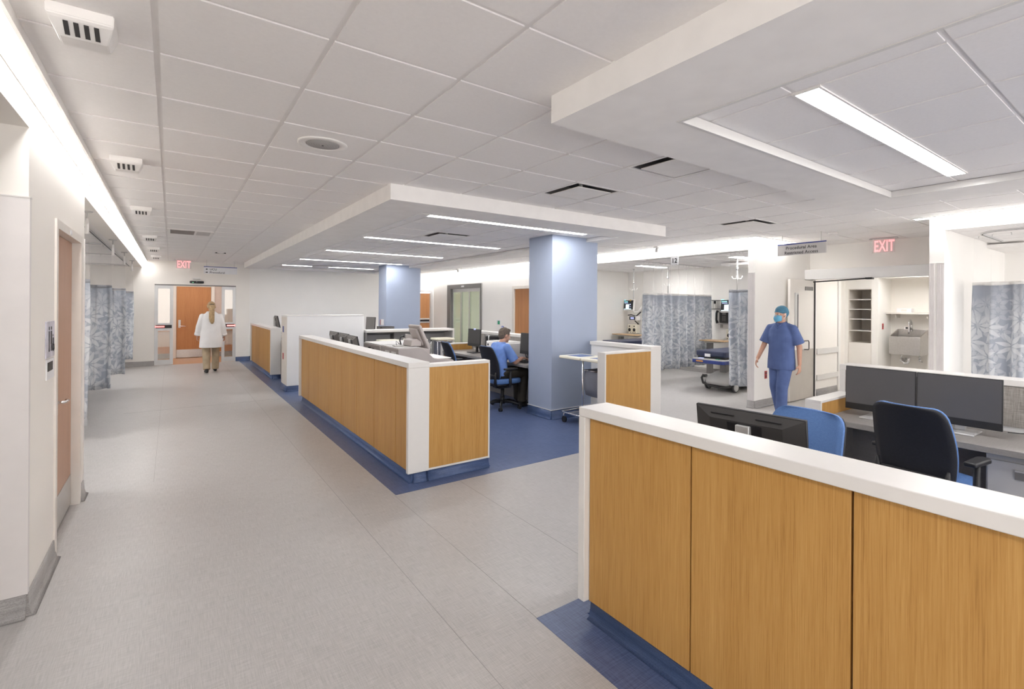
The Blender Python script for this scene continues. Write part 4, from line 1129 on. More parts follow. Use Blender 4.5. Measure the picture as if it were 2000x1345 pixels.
# ---------------------------------------------------------------- flat monitors (local: screen faces +x, origin on the desk)
def monitor(label, loc, rz, w=0.53, hgt=0.335, stand='bar', tilt=5.0, group='desktop monitors', zc=0.25, screen='screen', back='dark'):
    t = thing('monitor', label, 'monitor', loc, rz, group)
    R = Matrix.Rotation(radians(-tilt), 3, 'Y'); pv = Vector((0, 0, zc))
    def tf(mb):
        for v in mb.bm.verts: v.co = pv + R @ (v.co - Vector((0, 0, 0)))
    m = MB(); m.box(-0.02, 0.0, -w / 2, w / 2, -hgt / 2, hgt / 2, bev=0.003); tf(m); m.build('bezel', M['black'], t, world=False)
    m = MB(); m.box(0.0, 0.0015, -w / 2 + 0.006, w / 2 - 0.006, -hgt / 2 + 0.055, hgt / 2 - 0.006); tf(m); m.build('screen', M[screen], t, world=False)
    m = MB()   # tapered rear shell
    A = [(-0.02, -w / 2 + 0.004, -hgt / 2 + 0.004), (-0.02, w / 2 - 0.004, -hgt / 2 + 0.004), (-0.02, w / 2 - 0.004, hgt / 2 - 0.004), (-0.02, -w / 2 + 0.004, hgt / 2 - 0.004)]
    B_ = [(-0.055, -w * 0.33, -hgt * 0.30), (-0.055, w * 0.33, -hgt * 0.30), (-0.055, w * 0.33, hgt * 0.36), (-0.055, -w * 0.33, hgt * 0.36)]
    a = [m.bm.verts.new(p) for p in A]; b = [m.bm.verts.new(p) for p in B_]
    for k in range(4): m.bm.faces.new((a[k], a[(k + 1) % 4], b[(k + 1) % 4], b[k]))
    m.bm.faces.new(b); m.bm.faces.new(list(reversed(a)))
    bmesh.ops.recalc_face_normals(m.bm, faces=m.bm.faces); tf(m); m.build('rear_shell', M[back], t, world=False)
    m = MB(); m.box(-0.060, -0.052, -0.085, 0.085, hgt * 0.12, hgt * 0.34); tf(m); m.build('rear_recess', M['black'], t, world=False)
    for s in (-1, 1):
        m = MB(); m.box(-0.050, -0.044, s * w * 0.10, s * w * 0.32, hgt * 0.42, hgt * 0.435); tf(m); m.build('rear_vent', M['black'], t, world=False)
    m = MB()
    if stand == 'bar':
        m.box(-0.095, -0.060, -0.035, 0.035, 0.01, zc + 0.10, M['alu'], bev=0.004); m.box(-0.15, 0.09, -0.12, 0.12, 0.001, 0.012, M['alu'], bev=0.003)
    else:
        m.box(-0.085, -0.055, -0.03, 0.03, 0.01, zc + 0.05, M['black'], bev=0.004); m.box(-0.12, 0.09, -0.13, 0.13, 0.001, 0.014, M['black'], bev=0.003)
    m.build('stand', None, t, world=False)
    return t
DZ = 0.745
monitor('left of the two dark screens facing the counter in the near station', (4.80, 1.655, DZ), pi, w=0.525, hgt=0.375, tilt=2, zc=0.243)
monitor('right of the two dark screens facing the counter in the near station', (4.80, 1.125, DZ), pi, w=0.525, hgt=0.375, tilt=2, zc=0.243)
monitor('dark monitor seen from its back just above the near counter', (2.29, 1.35, DZ), 0.10, w=0.55, hgt=0.335, tilt=8, zc=0.275)
monitor('dark monitor showing its back over the long counter, farther of the adjacent pair', (2.27, 9.0, DZ), 0, w=0.55, hgt=0.33, tilt=10, zc=0.315, back='mid')
monitor('dark monitor showing its back over the long counter, nearer of the adjacent pair', (2.27, 8.40, DZ), 0, w=0.55, hgt=0.33, tilt=10, zc=0.315, back='mid')
monitor('lone dark monitor showing its back over the long counter by the copiers', (2.20, 7.66, DZ), 0, w=0.46, hgt=0.32, tilt=12, zc=0.325, back='mid')
monitor('black monitor with a blue clip beside the empty chair in the long station', (4.78, 8.72, DZ), pi, w=0.50, hgt=0.34, tilt=3, zc=0.30, stand='blk', screen='dark')
monitor('black monitor in front of the seated man, partly behind the near column', (4.86, 6.92, DZ), pi, w=0.56, hgt=0.36, tilt=3, zc=0.29, stand='blk', screen='dark')
t = thing('blue_clip', 'small blue clip on top of the black monitor by the empty chair', 'clip', (4.78, 8.70, DZ + 0.47))
MB().box(4.772, 4.80, 8.67, 8.72, DZ + 0.455, DZ + 0.482, bev=0.002).build('clip_body', M['scrblue'], t)
# black speaker / pc tower beside it, white printer, keyboards, cables
t = thing('computer_tower', 'slim black computer tower behind the black monitor', 'computer', (4.96, 8.36, DZ))
MB().box(4.85, 5.10, 8.26, 8.42, DZ + 0.001, DZ + 0.36, bev=0.03).build('case', M['black'], t)
MB().tube([(4.845, 8.42, DZ + 0.05), (4.84, 8.42, DZ + 0.33), (4.86, 8.40, DZ + 0.37), (4.86, 8.28, DZ + 0.37), (4.845, 8.26, DZ + 0.33), (4.845, 8.26, DZ + 0.05)], 0.006).build('chrome_trim', M['chrome'], t)
t = thing('printer', 'white boxy printer on the desk behind the seated man', 'printer', (4.92, 7.75, DZ))
MB().box(4.74, 5.12, 7.36, 8.17, DZ + 0.012, DZ + 0.275, bev=0.012).build('body', M['white'], t)
MB().box(4.76, 5.10, 7.40, 8.10, DZ + 0.275, DZ + 0.287, bev=0.003).build('lid', M['lgrey'], t)
MB().lathe([(0.022, 0), (0.022, -0.004)], (4.74, 8.10, DZ + 0.21), n=16, axis='x').build('dial', M['black'], t)
MB().box(4.76, 5.1, 7.38, 8.15, DZ, DZ + 0.012).build('foot', M['dark'], t)

def keyboard(label, loc, rz):
    t = thing('keyboard', label, 'keyboard', loc, rz, 'keyboards')
    m = MB(); m.box(-0.075, 0.075, -0.22, 0.22, 0.001, 0.018, bev=0.004); m.build('tray', M['black'], t, world=False)
    m = MB()
    for i in range(5):
        for j in range(15):
            m.box(-0.062 + i * 0.026, -0.062 + i * 0.026 + 0.020, -0.205 + j * 0.0275, -0.205 + j * 0.0275 + 0.022, 0.018, 0.025)
    m.build('keys', M['dark'], t, world=False)
keyboard('black keyboard under the seated man\'s hands', (4.68, 6.93, DZ), 0)
def cable(label, pts, r=0.006, name='cable'):
    P = [Vector(p) for p in pts]; out = []
    for i in range(len(P) - 1):
        p0, p1, p2, p3 = P[max(0, i - 1)], P[i], P[i + 1], P[min(len(P) - 1, i + 2)]
        for k in range(6):
            u = k / 6
            out.append(0.5 * ((2 * p1) + (-p0 + p2) * u + (2 * p0 - 5 * p1 + 4 * p2 - p3) * u * u + (-p0 + 3 * p1 - 3 * p2 + p3) * u ** 3))
    out.append(P[-1])
    o = MB().tube(out, r, n=6).build(name, M['black'], loc=P[0])
    return tag(o, label, 'cable')
cable('black cable looping on the desk between printer and monitor', [(5.05, 7.35, DZ + 0.22), (5.02, 7.31, DZ + 0.21), (5.02, 7.28, DZ + 0.10), (5.04, 7.26, DZ + 0.015), (5.09, 7.25, DZ + 0.012)])
cable('black cables trailing on the desk right of the two dark screens', [(4.95, 0.86, DZ + 0.03), (5.06, 0.78, DZ + 0.02), (5.09, 0.66, DZ + 0.05), (5.08, 0.5, DZ + 0.012), (5.12, 0.36, DZ + 0.04), (5.10, 0.1, DZ + 0.012)], r=0.0035)
cable('black cable tangle behind the black monitor by the empty chair', [(4.90, 8.62, DZ + 0.16), (4.87, 8.50, DZ + 0.03), (4.83, 8.45, DZ + 0.012), (4.80, 8.38, DZ + 0.05), (4.84, 8.30, DZ + 0.012)])

# ---------------------------------------------------------------- task chairs (local: sitter faces +x)
def task_chair(label, loc, rz, recline=14, group='blue and black task chairs'):
    t = thing('task_chair', label, 'chair', loc, rz, group)
    m = MB()
    pr = [(-0.24, -0.22), (-0.20, -0.245), (0.10, -0.255), (0.22, -0.22), (0.25, -0.12), (0.255, 0), (0.25, 0.12), (0.22, 0.22), (0.10, 0.255), (-0.20, 0.245), (-0.24, 0.22)]
    m.prism(pr, 'z', 0.425, 0.505, bev=0.022, smooth=True); m.build('seat', M['chairblue'], t, world=False)
    m = MB(); m.prism([(p[0] * 0.9, p[1] * 0.9) for p in pr], 'z', 0.395, 0.428, bev=0.008); m.box(-0.13, 0.12, -0.10, 0.10, 0.335, 0.40, bev=0.012); m.build('seat_pan', M['black'], t, world=False)
    # backrest: a curved sheet, black mesh behind and blue upholstery in front
    def back(mb, x_off, thick, wmul, z0, z1, n=18, k=12):
        gridA = []; gridB = []
        for i in range(n + 1):
            v = 0.5 - 0.5 * cos(pi * i / n); z = z0 + (z1 - z0) * v
            hw = (0.225 + 0.022 * sin(pi * min(1, v * 1.1))) * wmul
            rc = 0.075
            dz = (z1 - z)
            if dz < rc: hw -= rc - sqrt(max(0, rc * rc - (rc - dz) ** 2))
            dz = (z - z0)
            if dz < rc: hw -= rc - sqrt(max(0, rc * rc - (rc - dz) ** 2))
            lean = -0.215 - math.tan(radians(recline)) * (z - 0.5) + 0.035 * sin(pi * (z - 0.5) / 0.55) 
            ra = []; rb = []
            for j in range(k + 1):
                u = -1 + 2 * j / k
                x = lean + 0.035 * u * u + x_off
                ra.append(mb.bm.verts.new((x, u * hw, z))); rb.append(mb.bm.verts.new((x - thick, u * hw, z)))
            gridA.append(ra); gridB.append(rb)
        f = []
        for i in range(n):
            for j in range(k):
                f.append(mb.bm.faces.new((gridA[i][j], gridA[i][j + 1], gridA[i + 1][j + 1], gridA[i + 1][j])))
                f.append(mb.bm.faces.new((gridB[i][j], gridB[i + 1][j], gridB[i + 1][j + 1], gridB[i][j + 1])))
        for i in range(n):
            f.append(mb.bm.faces.new((gridA[i][0], gridA[i + 1][0], gridB[i + 1][0], gridB[i][0])))
            f.append(mb.bm.faces.new((gridA[i][k], gridB[i][k], gridB[i + 1][k], gridA[i + 1][k])))
        for j in range(k):
            f.append(mb.bm.faces.new((gridA[0][j], gridB[0][j], gridB[0][j + 1], gridA[0][j + 1])))
            f.append(mb.bm.faces.new((gridA[n][j], gridA[n][j + 1], gridB[n][j + 1], gridB[n][j])))
        for q in f: q.smooth = True
        bmesh.ops.recalc_face_normals(mb.bm, faces=f)
        return mb
    back(MB(), 0.014, 0.020, 0.998, 0.500, 1.034).build('back_pad', M['chairblue'], t, world=False)
    back(MB(), -0.008, 0.016, 1.0, 0.490, 1.030).build('back_mesh', M['blackmesh'], t, world=False)
    m = MB()
    for s in (-1, 1):
        m.tube([(-0.10, s * 0.10, 0.37), (-0.22, s * 0.17, 0.385), (-0.262, s * 0.205, 0.45), (-0.262, s * 0.212, 0.56), (-0.258, s * 0.215, 0.62)], [0.022, 0.024, 0.026, 0.020, 0.010], n=8)
    m.box(-0.27, -0.245, -0.19, 0.19, 0.545, 0.575, bev=0.008)
    m.build('back_bracket', M['black'], t, world=False)
    for s in (-1, 1):
        m = MB(); m.tube([(-0.02, s * 0.18, 0.385), (-0.02, s * 0.27, 0.39), (-0.025, s * 0.285, 0.43), (-0.025, s * 0.285, 0.655)], [0.020, 0.022, 0.024, 0.020], n=8)
        a = m.build('armrest', M['black'], t, world=False)
        m = MB(); m.prism([(-0.14, s * 0.285 - 0.035), (0.08, s * 0.285 - 0.045), (0.12, s * 0.285 - 0.02), (0.12, s * 0.285 + 0.02), (0.08, s * 0.285 + 0.045), (-0.14, s * 0.285 + 0.035)], 'z', 0.655, 0.685, bev=0.010)
        m.build('arm_pad', M['black'], a, world=False)
    m = MB(); m.cyl((0, 0, 0.10), (0, 0, 0.34), 0.028); m.cyl((0, 0, 0.09), (0, 0, 0.20), 0.036); m.build('gas_column', M['black'], t, world=False)
    b = MB(); b.cyl((0, 0, 0.075), (0, 0, 0.125), 0.048)
    for k in range(5):
        a = 2 * pi * k / 5 + 0.3
        b.tube([(0.03 * cos(a), 0.03 * sin(a), 0.11), (0.18 * cos(a), 0.18 * sin(a), 0.105), (0.305 * cos(a), 0.305 * sin(a), 0.075)], [0.026, 0.022, 0.015], n=6)
    bo = b.build('star_base', M['black'], t, world=False)
    for k in range(5):
        a = 2 * pi * k / 5 + 0.3
        c = MB(); p = Vector((0.305 * cos(a), 0.305 * sin(a), 0.031)); q = Vector((-sin(a + 0.7), cos(a + 0.7), 0))
        for s in (-1, 1): c.cyl(p + q * (0.006 * s), p + q * (0.024 * s), 0.030, n=14)
        c.cyl(p + Vector((0, 0, 0.0)), p + Vector((0, 0, 0.05)), 0.009, n=8)
        c.build('caster', M['black'], bo, world=False)
    return t
c1 = task_chair('blue and black task chair the man in scrubs sits on', (4.36, 6.98, 0), 0.0, recline=15)
def chair_copy(loc, rz, label): return dup(c1, loc, rz, label)
chair_copy((4.21, 8.12, 0), -0.12, 'empty task chair seen from its black back in the long station')
chair_copy((2.81, 1.49, 0), pi - 0.12, 'task chair showing its blue front just above the near counter').scale = (1, 1, 1.03)
chair_copy((4.33, 1.175, 0), -0.12, 'task chair showing its large black back in front of the two dark screens')

# ---------------------------------------------------------------- linen hampers (local: lid hinge along +y)
def hamper(label, loc, rz):
    t = thing('linen_hamper', label, 'laundry hamper', loc, rz, 'chrome linen hampers')
    m = MB(); m.prism([(-0.205, -0.195), (0.205, -0.195), (0.205, 0.195), (-0.205, 0.195)], 'z', 0.905, 0.955, bev=0.015); m.build('lid', M['cream'], t, world=False)
    f = MB()
    for sx in (-1, 1):
        for sy in (-1, 1): f.tube([(0.19 * sx, 0.17 * sy, 0.90), (0.19 * sx, 0.17 * sy, 0.16), (0.19 * sx, 0.18 * sy, 0.13)], 0.010, n=8)
    f.tube([(-0.2, -0.18, 0.89), (0.2, -0.18, 0.89), (0.2, 0.18, 0.89), (-0.2, 0.18, 0.89)], 0.009, n=8, closed=True)
    f.build('frame', M['chrome'], t, world=False)
    b = MB(); b.tube([(-0.20, -0.17, 0.13), (-0.18, -0.195, 0.13), (0.18, -0.195, 0.13), (0.20, -0.17, 0.13), (0.20, 0.17, 0.13), (0.18, 0.195, 0.13), (-0.18, 0.195, 0.13), (-0.20, 0.17, 0.13)], 0.012, n=8, closed=True)
    b.box(-0.2, 0.2, -0.05, 0.05, 0.118, 0.132)
    bo = b.build('base_ring', M['chrome'], t, world=False)
    for sx in (-1, 1):
        for sy in (-1, 1):
            c = MB(); p = Vector((0.185 * sx, 0.185 * sy, 0.035)); c.cyl(p + Vector((0, -0.012, 0)), p + Vector((0, 0.012, 0)), 0.035, n=16, mat=M['black']); c.tube([p + Vector((0, 0, 0.0)), p + Vector((0.02, 0, 0.05)), p + Vector((0, 0, 0.095))], 0.010, M['chrome'], n=6)
            c.build('caster', None, bo, world=False)
    m = MB()
    prof = [(0.165, 0.885), (0.17, 0.7), (0.155, 0.45), (0.14, 0.33), (0.02, 0.31)]
    ang = [pi / 4 + k * pi / 2 for k in range(4)]
    rings = []
    for r, z in prof:
        ring = []
        for k in range(20):
            a = 2 * pi * k / 20; s = 1.0 / max(abs(cos(a)), abs(sin(a))) ** 0.55
            ring.append(m.bm.verts.new((r * s * cos(a) * (1 + 0.03 * sin(5 * a)), r * s * sin(a), z)))
        rings.append(ring)
    for A, B_ in zip(rings, rings[1:]):
        for k in range(20):
            q = m.bm.faces.new((A[k], A[(k + 1) % 20], B_[(k + 1) % 20], B_[k])); q.smooth = True
    m.bm.faces.new(rings[-1])
    m.build('bag', M['bag'], t, world=False)
    return t
hm = None
for x, w in ((3.62, 'nearest the white partition'), (4.20, 'in the middle of the three'), (4.83, 'nearest the white side panel')):
    lab = 'cream-lidded linen hamper parked before the white shelf unit, ' + w
    if hm is None: hm = hamper(lab, (x, 10.26, 0), 0.0)
    else: dup(hm, (x, 10.26, 0), 0.0, lab)
# double hamper by the near column: two flat lids, one bag hung, the other frame empty
t = thing('double_linen_hamper', 'double chrome linen hamper with two cream lids beside the near blue column', 'laundry hamper', (4.75, 5.2, 0))
for a, b in ((5.235, 5.70), (4.755, 5.215)):
    l = MB().box(4.53, 4.985, a, b, 0.925, 0.965, bev=0.012).build('lid', M['cream'], t)
    MB().box(4.62, 4.90, a + 0.09, b - 0.09, 0.965, 0.967).build('lid_label', M['lidblue'], l)
for x in (4.565, 4.95):
    for y in (5.205, 4.80):
        MB().tube([(x, y, 0.925), (x, y, 0.13)], 0.012, n=10).build('post', M['chrome'], t)
m = MB(); m.tube([(4.565, 4.80, 0.80), (4.565, 5.205, 0.80), (4.95, 5.205, 0.80), (4.95, 4.80, 0.80)], 0.007, n=6, closed=True); m.build('bag_ring', M['chrome'], t)
m = MB()
R_ = []
for z, k in ((0.80, 1.0), (0.66, 1.02), (0.54, 0.98), (0.46, 0.90), (0.43, 0.6)):
    R_.append([m.bm.verts.new((4.757 + 0.178 * k * cx_ * (1 + 0.03 * sin(9 * z + i_)), 5.002 + 0.188 * k * cy_, z)) for i_, (cx_, cy_) in enumerate(((-1, -1), (-1, -0.3), (-1, 0.4), (-1, 1), (-0.3, 1), (0.4, 1), (1, 1), (1, 0.3), (1, -0.4), (1, -1), (0.4, -1), (-0.3, -1)))])
for A, B_ in zip(R_, R_[1:]):
    for k in range(12): m.bm.faces.new((A[k], A[(k + 1) % 12], B_[(k + 1) % 12], B_[k])).smooth = True
m.bm.faces.new(R_[-1]); bmesh.ops.recalc_face_normals(m.bm, faces=m.bm.faces); m.build('bag', M['bag'], t)
m = MB(); m.tube([(4.54, 5.60, 0.15), (4.56, 5.655, 0.15), (4.93, 5.655, 0.15), (4.96, 5.60, 0.15), (4.96, 4.80, 0.15), (4.93, 4.755, 0.15), (4.57, 4.755, 0.15), (4.54, 4.80, 0.15)], 0.014, n=8, closed=True)
for y in (5.205, 4.80): m.tube([(4.54, y, 0.14), (4.96, y, 0.14)], 0.010, n=6)
m.box(4.60, 4.90, 4.80, 5.60, 0.125, 0.135, M['black']); bo = m.build('base_frame', M['chrome'], t)
bo.data.materials.clear(); bo.data.materials.append(M['chrome'])
for x in (4.56, 4.94):
    for y in (5.60, 4.82):
        c = MB(); c.cyl((x - 0.014, y, 0.045), (x + 0.014, y, 0.045), 0.045, n=18, mat=M['black']); c.tube([(x, y, 0.045), (x, y + 0.02, 0.10), (x, y, 0.15)], 0.012, M['chrome'], n=6); c.build('caster', None, bo)
t = thing('chart_rack', 'slim steel rack panel standing between hampers and oak end panel', 'rack', (5.1, 4.75, 0))
MB().box(4.86, 5.14, 4.66, 4.70, 0.02, 0.86, bev=0.004).build('rack_panel', M['steel'], t)
MB().box(4.86, 5.14, 4.65, 4.71, 0.0, 0.02).build('foot', M['dark'], t)

# ---------------------------------------------------------------- copiers (low grey-brown machines behind the long counter)
t = thing('copier', 'large grey-brown office copier with a sloping front behind the long counter', 'copier', (2.8, 6.8, 0))
pr = [(2.41, 0.06), (3.22, 0.06), (3.22, 0.90), (3.20, 0.915), (2.98, 0.935), (2.92, 0.945), (2.76, 1.095), (2.74, 1.10), (2.41, 1.10)]
MB().prism(pr, 'y', 6.46, 7.16, bev=0.006).build('body', M['putty'], t)
MB().box(2.42, 2.73, 6.49, 7.13, 1.10, 1.108, bev=0.003).build('top_cover', M['lgrey'], t)
MB().box(2.985, 3.20, 6.50, 7.12, 0.928, 0.940, bev=0.003).build('paper_tray', M['white'], t)
for y in (6.55, 6.80):
    MB().box(2.404, 2.41, y, y + 0.16, 0.98, 1.05).build('rear_label', M['white'], t)
m = MB(); m.prism([(2.42, 0.90), (2.80, 0.90), (2.86, 0.82), (2.86, 0.10), (2.42, 0.10)], 'y', 6.452, 6.461); m.build('side_door', M['putty'], t)
MB().box(2.43, 3.2, 6.5, 7.12, 0.0, 0.06).build('plinth', M['dark'], t)
t = thing('analyser_screen', 'tilted grey-brown display seen from behind on top of the copier', 'display', (2.72, 6.75, 1.108))
m = MB(); m.prism([(2.64, 1.11), (2.80, 1.11), (2.80, 1.17), (2.74, 1.215), (2.66, 1.20)], 'y', 6.62, 6.92, bev=0.012); m.build('base', M['putty'], t)
m = MB(); m.box(-0.022, 0.022, -0.20, 0.20, 0, 0.36, bev=0.015)
for v in m.bm.verts: v.co = Matrix.Rotation(radians(-24), 3, 'Y') @ v.co + Vector((2.90, 6.77, 1.075))
m.build('housing', M['putty'], t)
m = MB(); m.box(-0.06, -0.02, -0.14, 0.14, 0.06, 0.32, bev=0.02)
for v in m.bm.verts: v.co = Matrix.Rotation(radians(-24), 3, 'Y') @ v.co + Vector((2.90, 6.77, 1.075))
m.build('rear_hump', M['putty'], t)
m = MB(); m.box(0.022, 0.024, -0.18, 0.18, 0.03, 0.34)
for v in m.bm.verts: v.co = Matrix.Rotation(radians(-24), 3, 'Y') @ v.co + Vector((2.90, 6.77, 1.075))
m.build('screen', M['screen'], t)
t = thing('barcode_reader', 'small reader with a black looping cable on the copier top', 'scanner', (2.54, 6.8, 1.108))
MB().box(2.47, 2.60, 6.76, 6.86, 1.109, 1.128, bev=0.006).build('body', M['lgrey'], t)
MB().tube([(2.58, 6.82, 1.128), (2.565, 6.82, 1.19), (2.575, 6.82, 1.235), (2.61, 6.83, 1.25), (2.63, 6.83, 1.24)], 0.009, n=6).build('cable', M['black'], t)
MB().tube([(2.50, 6.78, 1.13), (2.48, 6.74, 1.19), (2.53, 6.76, 1.15), (2.57, 6.78, 1.13)], 0.004, n=6).build('thin_cable', M['black'], t)
t = thing('copier', 'second grey-brown copier behind the first, with plugs at its rear', 'copier', (2.8, 7.6, 0))
MB().box(2.42, 3.20, 7.22, 8.00, 0.06, 1.09, bev=0.008).build('body', M['putty'], t)
MB().box(2.43, 3.19, 7.24, 7.98, 1.09, 1.105, bev=0.004).build('top_cover', M['lgrey'], t)
m = MB()
for y, z in ((7.5, 1.02), (7.56, 1.01), (7.66, 1.03)): m.cyl((2.42, y, z), (2.385, y, z), 0.016, n=10)
m.build('plugs', M['black'], t)
MB().tube([(2.385, 7.66, 1.03), (2.36, 7.7, 1.0), (2.38, 7.75, 0.97), (2.37, 7.78, 0.93)], 0.008, n=6).build('power_cable', M['white'], t)
MB().box(2.44, 3.18, 7.25, 7.97, 0.0, 0.06).build('plinth', M['dark'], t)
t = thing('printer', 'upright grey-brown printer tower right of the copier display', 'printer', (3.1, 7.55, 1.105))
MB().prism([(3.00, 1.106), (3.18, 1.106), (3.18, 1.16), (3.10, 1.20), (3.00, 1.22)], 'y', 7.3, 7.75, bev=0.008).build('body', M['putty'], t)
MB().box(3.03, 3.15, 7.35, 7.7, 1.214, 1.216).build('slot', M['dark'], t) if False else None
# ---------------------------------------------------------------- far station: a few items over the partition
monitor('dark monitor back showing over the far short counter', (2.17, 14.2, 0.90), 0, w=0.42, hgt=0.32, tilt=12, zc=0.33, back='mid')
monitor('dark screen right of the white partition, before the far column', (3.88, 12.3, 0.86), pi + 0.3, w=0.36, hgt=0.42, tilt=4, zc=0.31, stand='blk', screen='mid')
t = thing('desk', 'grey laminate desk of the far station behind the partition', 'desk', (3.1, 12.9, 0), group='grey laminate desks')
MB().box(2.00, 4.5, 12.0, 13.05, 0.815, 0.86, bev=0.003).build('desk_top', M['laminate'], t)
MB().box(2.02, 2.5, 13.05, 15.9, 0.855, 0.90, bev=0.003).build('return_top', M['laminate'], t)
for a in ((2.02, 2.06, 12.05, 13.0), (4.44, 4.48, 12.05, 13.0)): MB().box(*a, 0.0, 0.815).build('support_panel', M['laminate'], t)
for a in ((2.02, 2.45, 15.8, 15.84), (2.02, 2.45, 13.1, 13.14)): MB().box(*a, 0.0, 0.855).build('support_panel', M['laminate'], t)
t = thing('tray_organiser', 'dark open paper tray on the far desk beside the blue column', 'tray', (4.3, 12.45, 0.86))
m = MB(); m.box(4.14, 4.48, 12.30, 12.31, 0.862, 1.14); m.box(4.14, 4.48, 12.3, 12.6, 1.125, 1.14); m.box(4.14, 4.155, 12.3, 12.6, 0.862, 1.14); m.box(4.14, 4.48, 12.3, 12.6, 0.862, 0.872); m.build('case', M['mid'], t)
MB().box(4.20, 4.30, 12.28, 12.30, 0.88, 1.06).build('black_part', M['black'], t)

# ---------------------------------------------------------------- curtains
def curtain(label, path, z0, z1, z2, amp=0.05, wl=0.26, group=None, hem='hem', seed=0, ground=None, uo=0.0, gather=1.0, hooks=12):
    """Cloth hanging along a path (x,y): leaf cloth z0..z1, white net z1..z2, track hooks on top."""
    rnd = random.Random(seed)
    P = [Vector((*p, 0)) for p in path]
    seg = [(b - a).length for a, b in zip(P, P[1:])]; tot = sum(seg)
    n = max(24, int(tot / 0.012))
    cols = []
    ph = rnd.random() * 6; ph2 = rnd.random() * 6
    for i in range(n + 1):
        s = tot * i / n; r = s
        for k, L in enumerate(seg):
            if r <= L or k == len(seg) - 1:
                d = (P[k + 1] - P[k]).normalized(); p = P[k] + d * min(r, L); break
            r -= L
        nrm = Vector((-d.y, d.x, 0))
        cols.append((s, p, nrm, d))
    t = thing('privacy_curtain', label, 'curtain', (cols[0][1].x, cols[0][1].y, z0), group=group)
    def wave(s, f):
        w = 2 * pi / wl
        return amp * f * (sin(w * s + ph + 1.3 * sin(s * 2.1 + ph2)) + 0.35 * sin(2.3 * w * s + ph2))
    def sheet(name, za, zb, mat, rows, fa, fb, cover=False):
        mb = MB(); uv = mb.bm.loops.layers.uv.new('cloth')
        grid = []; us = []
        u = uo; prev = None
        for i, (s, p, nrm, d) in enumerate(cols):
            q = p + nrm * wave(s, 1.0)
            if prev is not None: u += (q - prev).length * gather
            prev = q; us.append(u)
        for r in range(rows + 1):
            v = r / rows; z = za + (zb - za) * v; f = fa + (fb - fa) * v
            grid.append([mb.bm.verts.new(p + nrm * wave(s, f) + d * 0.012 * sin(3 * z + s * 5) + Vector((0, 0, z + (0.010 * sin(s * 9 + ph) * (1 - v))))) for (s, p, nrm, d) in cols])
        for r in range(rows):
            for i in range(n):
                fc = mb.bm.faces.new((grid[r][i], grid[r][i + 1], grid[r + 1][i + 1], grid[r + 1][i]))
                fc.smooth = True
                vals = ((us[i], r), (us[i + 1], r), (us[i + 1], r + 1), (us[i], r + 1))
                for lp, (uu, rr) in zip(fc.loops, vals): lp[uv].uv = (uu, za + (zb - za) * rr / rows)
        o = mb.build(name, mat, t)
        if name == 'net': return o
        so = o.modifiers.new('thick', 'SOLIDIFY'); so.thickness = 0.002 if not cover else 0.005; so.offset = 0
        return o
    sheet('cloth', z0, z1 - 0.02, M['cloth'], 10, 1.15, 0.80)
    sheet('top_band', z1 - 0.02, z1 + 0.02, M[hem], 1, 0.80, 0.79, True)
    sheet('net', z1 + 0.02, z2 - 0.045, M['net'], 5, 0.79, 0.5)
    for k in range(hooks):
        s, p, nrm, d = cols[int((k + 0.5) * n / hooks)]
        q = p + nrm * wave(s, 0.5)
        MB().tube([(q.x, q.y, z2 - 0.05), (q.x, q.y, z2 - 0.030), (p.x, p.y, z2 - 0.020)], 0.0035, n=5).build('hook', M['lgrey'], t)
    return t

def track(label, path, z, group='ceiling curtain tracks'):
    t = thing('curtain_track', label, 'curtain track', (path[0][0], path[0][1], z), group=group)
    P = [Vector((*p, 0)) for p in path]
    m = MB(); s = MB()
    def sweep(mb, hw, za, zb):
        L = []
        for i, p in enumerate(P):
            a = P[max(0, i - 1)]; b = P[min(len(P) - 1, i + 1)]; d = (b - a).normalized(); nn = Vector((-d.y, d.x, 0))
            L.append([mb.bm.verts.new(p + nn * sx * hw + Vector((0, 0, zz))) for sx, zz in ((-1, za), (1, za), (1, zb), (-1, zb))])
        for A, B_ in zip(L, L[1:]):
            for k in range(4): mb.bm.faces.new((A[k], A[(k + 1) % 4], B_[(k + 1) % 4], B_[k]))
        mb.bm.faces.new(L[0]); mb.bm.faces.new(list(reversed(L[-1])))
        bmesh.ops.recalc_face_normals(mb.bm, faces=mb.bm.faces)
    sweep(m, 0.016, z - 0.018, z - 0.001); m.build('rail', M['alu'], t)
    sweep(s, 0.005, z - 0.0195, z - 0.017); s.build('slot', M['shadow'], t)
    return t
def arc(cx, cy, r, a0, a1, n=8):
    return [(cx + r * cos(radians(a0 + (a1 - a0) * k / n)), cy + r * sin(radians(a0 + (a1 - a0) * k / n))) for k in range(n + 1)]

# left bays: four curtains drawn on the dividers
ZL = 2.645
track('curtain track along the opening of the left bays', [(-0.85, 6.2), (-0.85, 16.7)], ZL)
for i, (y, xe, z0, w) in enumerate(((8.25, -0.772, 0.20, 'nearest the washroom door'), (10.75, -0.755, 0.30, 'second from the washroom door'),
                                (12.95, -0.715, 0.27, 'third from the washroom door'), (16.25, -0.745, 0.27, 'last, by the end wall'))):
    track('curtain track on the left bay divider, ' + w.split(',')[0], [(-3.6, y), (-0.9, y)], ZL)
    curtain('blue-grey leaf patterned curtain in the left bays, ' + w, [(-2.7, y + 0.05), (-1.5, y + 0.03), (-0.95, y + 0.02), (xe, y - 0.05)], z0, 1.955, ZL, amp=0.055, wl=0.30, group='leaf curtains of the left bays', hem='hemd', seed=i + 3, uo=i * 1.7, hooks=8)

